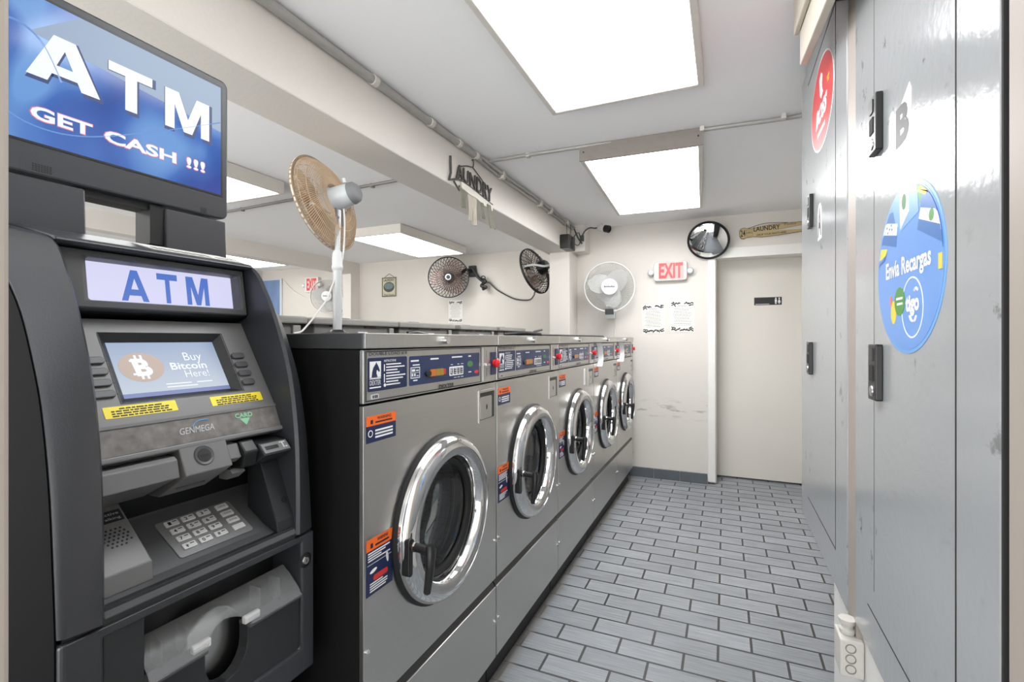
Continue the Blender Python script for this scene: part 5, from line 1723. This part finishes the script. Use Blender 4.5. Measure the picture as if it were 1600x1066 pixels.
# card reader
cr = slab([(-0.93, 1.008), (-0.848, 1.003), (-0.835, 0.978), (-0.85, 0.968), (-0.93, 0.955)], 0.606, 0.632, 'card_reader', 'atm_grey', bevel=0.002)
G(FS).prism([(-0.92, 1.002), (-0.832, 0.996), (-0.812, 0.974), (-0.842, 0.955), (-0.92, 0.95)], -0.728, -0.664).build('reader_mouth', 'atm_dark', cr, bevel=0.003)
G(FS).prism([(-0.86, 1.002), (-0.846, 1.006), (-0.826, 0.985), (-0.836, 0.955), (-0.872, 0.95)], -0.664, -0.632).build('reader_throat', 'atm_black', cr, bevel=0.004)
FR = plane_frame((-0.832, 0.996), (-0.812, 0.974))
bars(FR, 'card_slot', 'atm_black', cr, [(0.664, 0.702, 0.013, 0.017)], 0.0004)
G(FR).frame_rect((0.666, 0.725, 0.004, 0.026), (0.672, 0.702, 0.011, 0.019), 0.0, 0.0015).build('slot_rim', 'atm_grey', cr, bevel=0.0006)
bars(FR, 'card_symbol', 'silver_print', cr, [(0.706, 0.720, 0.021, 0.023), (0.711, 0.714, 0.009, 0.021), (0.716, 0.7205, 0.009, 0.012)], 0.0015)
slab([(-0.88, 0.955), (-0.85, 0.955), (-0.842, 0.948), (-0.86, 0.935), (-0.88, 0.935)], 0.618, 0.645, 'reader_wedge', 'atm_grey', bevel=0.001)

# key shelf
FK = plane_frame((-0.945, 0.884), (-0.839, 0.820))
sh = slab([(-1.0, 0.915), (-0.962, 0.905), (-0.945, 0.884), (-0.839, 0.820), (-0.812, 0.812), (-0.806, 0.800), (-1.0, 0.79)], AI0, AI1 + 0.004, 'key_shelf', 'atm_grey2', bevel=0.0025)
kp = G(FK).rrect(0.527, 0.667, 0.010, 0.099, 0.006, 0.0, 0.002).build('keypad', 'keypad', sh, bevel=0.0008)
keys = ['1', '2', '3', 'CANCEL', '4', '5', '6', 'CLEAR', '7', '8', '9', 'ENTER', '*', '0', '#', '']
for r in range(4):
    for c in range(4):
        u0 = (0.540, 0.569, 0.598, 0.634)[c]
        v1 = 0.0935 - r * 0.0195
        k = G(FK).rrect(u0, u0 + 0.023, v1 - 0.0125, v1, 0.0015, 0.002, 0.005).build('key', 'key', kp, bevel=0.0008)
        s_ = keys[r * 4 + c]
        if s_ and c < 3:
            text(s_, (u0 + 0.0045, u0 + 0.0095, v1 - 0.0105, v1 - 0.003), FK, 'key_digit', 'dark_print', kp, 0.005, 0.02)
            bars(FK, 'key_small_print', 'grey_print', kp, [(u0 + 0.013, u0 + 0.020, v1 - 0.005, v1 - 0.003)], 0.005)
        elif s_:
            text(s_, (u0 + 0.004, u0 + 0.019, v1 - 0.008, v1 - 0.0045), FK, 'key_word', 'grey_print', kp, 0.005, 0.01)
# speaker wedge at the left, headphone wedge at the right
w1 = slab([(-0.985, 0.955), (-0.955, 0.950), (-0.835, 0.848), (-0.832, 0.818), (-0.985, 0.84)], AI0, 0.476, 'speaker_wedge', 'atm_grey', bevel=0.002)
FW = plane_frame((-0.955, 0.950), (-0.835, 0.848))
g = G(FW)
for r in range(6):
    for c in range(6):
        if (r in (0, 5) and c in (0, 5)):
            continue
        g.cyl((0.431 + c * 0.0065 + (r % 2) * 0.003, 0.044 + r * 0.0062, 0), 0.0017, 0.0, 0.0005, 8)
g.build('speaker_hole', 'atm_black', w1)
G(FW).rrect(0.424, 0.472, 0.088, 0.110, 0.001, 0.0, 0.0005).build('wedge_label', 'atm_dark', w1)
text('active', (0.444, 0.468, 0.101, 0.106), FW, 'label_lettering', 'silver_print', w1, 0.0005, 0.0)
text('Talking', (0.440, 0.468, 0.091, 0.097), FW, 'label_lettering', 'silver_print', w1, 0.0005, 0.0)
G(FW).lathe([(0.0, 0.004), (0.0035, 0.003), (0.005, 0.0)], 14, (0.448, 0.122, 0)).build('red_light', 'led_red', w1, smooth=60)
w2 = slab([(-0.90, 0.956), (-0.862, 0.950), (-0.815, 0.835), (-0.812, 0.815), (-0.90, 0.84)], 0.693, 0.738, 'headphone_wedge', 'atm_dark', bevel=0.002)
FW2 = plane_frame((-0.862, 0.950), (-0.815, 0.835))
G(FW2).ring([(0.003, 0.0), (0.006, 0.0), (0.006, 0.0012), (0.003, 0.0012)], 18, (0.722, 0.038, 0)).build('headphone_jack', 'atm_black', w2)

# lower front: frame with sunken dispenser door
FF = FX(-0.808)
lf = G(FF)
lf.frame_rect((AY0, AY1, 0.50, 0.790), (0.398, 0.748, 0.555, 0.776), -0.24, 0.0)
lf = lf.build('lower_frame', 'atm', atm, bevel=0.006, seg=3)
G(FF).box(AY0 + 0.005, AY1 - 0.005, 0.788, 0.800, -0.2, -0.006).build('seam_band', 'atm_black', atm)
G(FF).box(AY0 + 0.05, AY1 - 0.048, 0.788, 0.815, -0.1, -0.003).build('apron', 'atm_dark', atm, bevel=0.002)
G(FF).box(0.398, 0.748, 0.50, 0.776, -0.10, -0.085).build('dispenser_back', 'atm_black', lf)
G(FF).box(0.398, 0.452, 0.53, 0.776, -0.08, -0.004).build('left_stile', 'atm_dark', lf, bevel=0.002)
# door under the tray with a rounded thumb notch
poly = [(0.452, 0.53), (0.748, 0.53), (0.748, 0.668), (0.628, 0.668)]
for q in range(11):
    a = PI * q / 10
    poly.append((0.588 + 0.040 * math.cos(a), 0.640 - 0.050 * math.sin(a)))
poly += [(0.548, 0.668), (0.452, 0.668)]
G(FF).prism(poly, -0.03, -0.006).build('tray_front', 'atm_dark', lf, bevel=0.002)
G(FF).ellipse(0.588, 0.635, 0.06, 0.075, -0.062, -0.045, 36).build('note_cup', 'chrome_dull', lf, bevel=0.004)
# clear tray lip: curved plastic with a scooped cut-out
g = G(FF)
nu, nv = 26, 6
vs, fs = [], []
for l in (0, 1):
    for i in range(nu + 1):
        u = 0.456 + (0.744 - 0.456) * i / nu
        cut = 0.0
        d = abs(u - 0.588) / 0.040
        if d < 1:
            cut = 0.026 * math.sqrt(1 - d * d)
        for j in range(nv + 1):
            q = j / nv
            v = 0.670 + cut + (0.722 - 0.670 - cut) * q
            n = 0.004 - 0.052 * ((v - 0.670) / 0.052) ** 1.4 - l * 0.003
            vs.append((u, v, n))
K = (nu + 1) * (nv + 1)
for i in range(nu):
    for j in range(nv):
        a = i * (nv + 1) + j
        fs += [(a, a + 1, a + nv + 2, a + nv + 1), (K + a, K + a + nv + 1, K + a + nv + 2, K + a + 1)]
rim = [j for j in range(nv + 1)] + [i * (nv + 1) + nv for i in range(1, nu + 1)] + [nu * (nv + 1) + j for j in range(nv - 1, -1, -1)] + [i * (nv + 1) for i in range(nu - 1, 0, -1)]
for i in range(len(rim)):
    a, b_ = rim[i], rim[(i + 1) % len(rim)]
    fs.append((a, b_, K + b_, K + a))
g.add(vs, fs)
g.build('clear_tray', 'clear', lf, smooth=50)
g = G(FF)
for u in (0.485, 0.525, 0.665, 0.71):
    g.box(u, u + 0.0015, 0.672, 0.715, -0.05, -0.02)
g.build('tray_rib', 'clear', lf)
for a, b_ in ((0.452, 0.548), (0.628, 0.748)):
    G(FF).box(a, b_, 0.664, 0.671, -0.03, 0.002).build('tray_ledge', 'atm_grey2', lf, bevel=0.001)
for a, b_ in ((0.525, 0.556), (0.620, 0.652)):
    G(FF).box(a, b_, 0.672, 0.686, -0.012, -0.002).build('tray_tab', 'key', lf, bevel=0.002)
lk = G(FF).lathe([(0.010, 0.001), (0.014, 0.001), (0.0155, 0.0)], 24, (0.758, 0.735, 0)).build('lock_well', 'atm_black', lf, smooth=40)
G(FF).lathe([(0.0, 0.004), (0.007, 0.004), (0.0085, 0.0)], 20, (0.757, 0.735, 0)).build('lock_cylinder', 'chrome_dull', lk, smooth=40)
bars(FF, 'lock_slot', 'atm_black', lk, [(0.7563, 0.7577, 0.7315, 0.7385)], 0.004)

# advertising screen on top
FQ = FX(-1.09)
TY0, TY1 = 0.347, 0.788
ts = G(FQ).rrect(TY0, TY1, 1.484, 1.812, 0.016, -0.055, 0.0).build('screen_housing', 'atm', atm, bevel=0.004)
G(FQ).frame_rect((0.358, 0.774, 1.536, 1.797), (0.362, 0.770, 1.540, 1.793), 0.0, 0.0012).build('screen_border', 'atm_black', ts)
G(FQ).box(0.362, 0.770, 1.540, 1.793, 0.0, 0.0008).build('screen_face', 'scr', ts)
# pictures on the screen
G(FQ).tube(bez([(0.362, 1.70, 0.0009), (0.40, 1.735, 0.0009), (0.44, 1.72, 0.0009), (0.47, 1.66, 0.0009)], 6), 0.0018, 4).build('light_swoosh', 'scr_swoosh', ts)
G(FQ).tube(bez([(0.362, 1.605, 0.0009), (0.42, 1.57, 0.0009), (0.50, 1.575, 0.0009), (0.62, 1.63, 0.0009), (0.768, 1.71, 0.0009)], 6), 0.0012, 4).build('light_swoosh', 'scr_swoosh', ts)
G(FQ).prism([(0.425, 1.728), (0.498, 1.7925), (0.7695, 1.7925), (0.7695, 1.688)], 0.0008, 0.001).build('pale_wedge', 'scr_wedge', ts)
for ch, bx in (('A', (0.421, 0.528, 1.655, 1.739)), ('T', (0.542, 0.620, 1.655, 1.739)), ('M', (0.645, 0.741, 1.655, 1.737))):
    block(ch, (bx[0] + 0.002, bx[1] + 0.004, bx[2] - 0.004, bx[3] - 0.003), FQ, 'letter_shadow', 'scr_shadow', ts, 0.001, th=0.0002, grow=0.003)
    block(ch, bx, FQ, 'big_letter', 'scr_white', ts, 0.0014)
for s_, a, b_ in (('GET', 0.427, 0.516), ('CASH', 0.535, 0.668), ('!!!', 0.690, 0.731)):
    text(s_, (a - 0.0015, b_ + 0.0015, 1.578, 1.6045), FQ, 'letter_outline', 'scr_pink', ts, 0.001, 0.04, th=0.0002)
    text(s_, (a, b_, 1.5795, 1.603), FQ, 'slogan_lettering', 'scr_white', ts, 0.0014, 0.032)
g = G(FQ)
for r in range(4):
    for c in range(7):
        g.box(0.430 + c * 0.004, 0.4324 + c * 0.004, 1.491 + r * 0.0035, 1.493 + r * 0.0035, 0.0, 0.0004)
        if c < 5:
            g.box(0.722 + c * 0.003, 0.724 + c * 0.003, 1.489 + r * 0.003, 1.491 + r * 0.003, 0.0, 0.0004)
g.build('speaker_slots', 'atm_black', ts)
# the two legs the screen stands on
def leg(y0, y1):
    pts = [(-1.095, 1.480), (-1.155, 1.480), (-1.18, 1.38), (-1.09, 1.38)]
    return slab(pts, y0, y1, 'screen_leg', 'atm', ts, bevel=0.003)
leg(TY0, 0.508)
leg(0.650, TY1 - 0.002)
G().box(-1.15, -1.105, 0.508, 0.65, 1.470, 1.484).build('bridge_bar', 'atm_black', ts)
G().box(-1.15, -1.10, 0.622, 0.651, 1.40, 1.482).build('cable_duct', 'atm_black', ts)

# remove helper tags
for o in COL.objects:
    if '_o' in o:
        del o['_o']
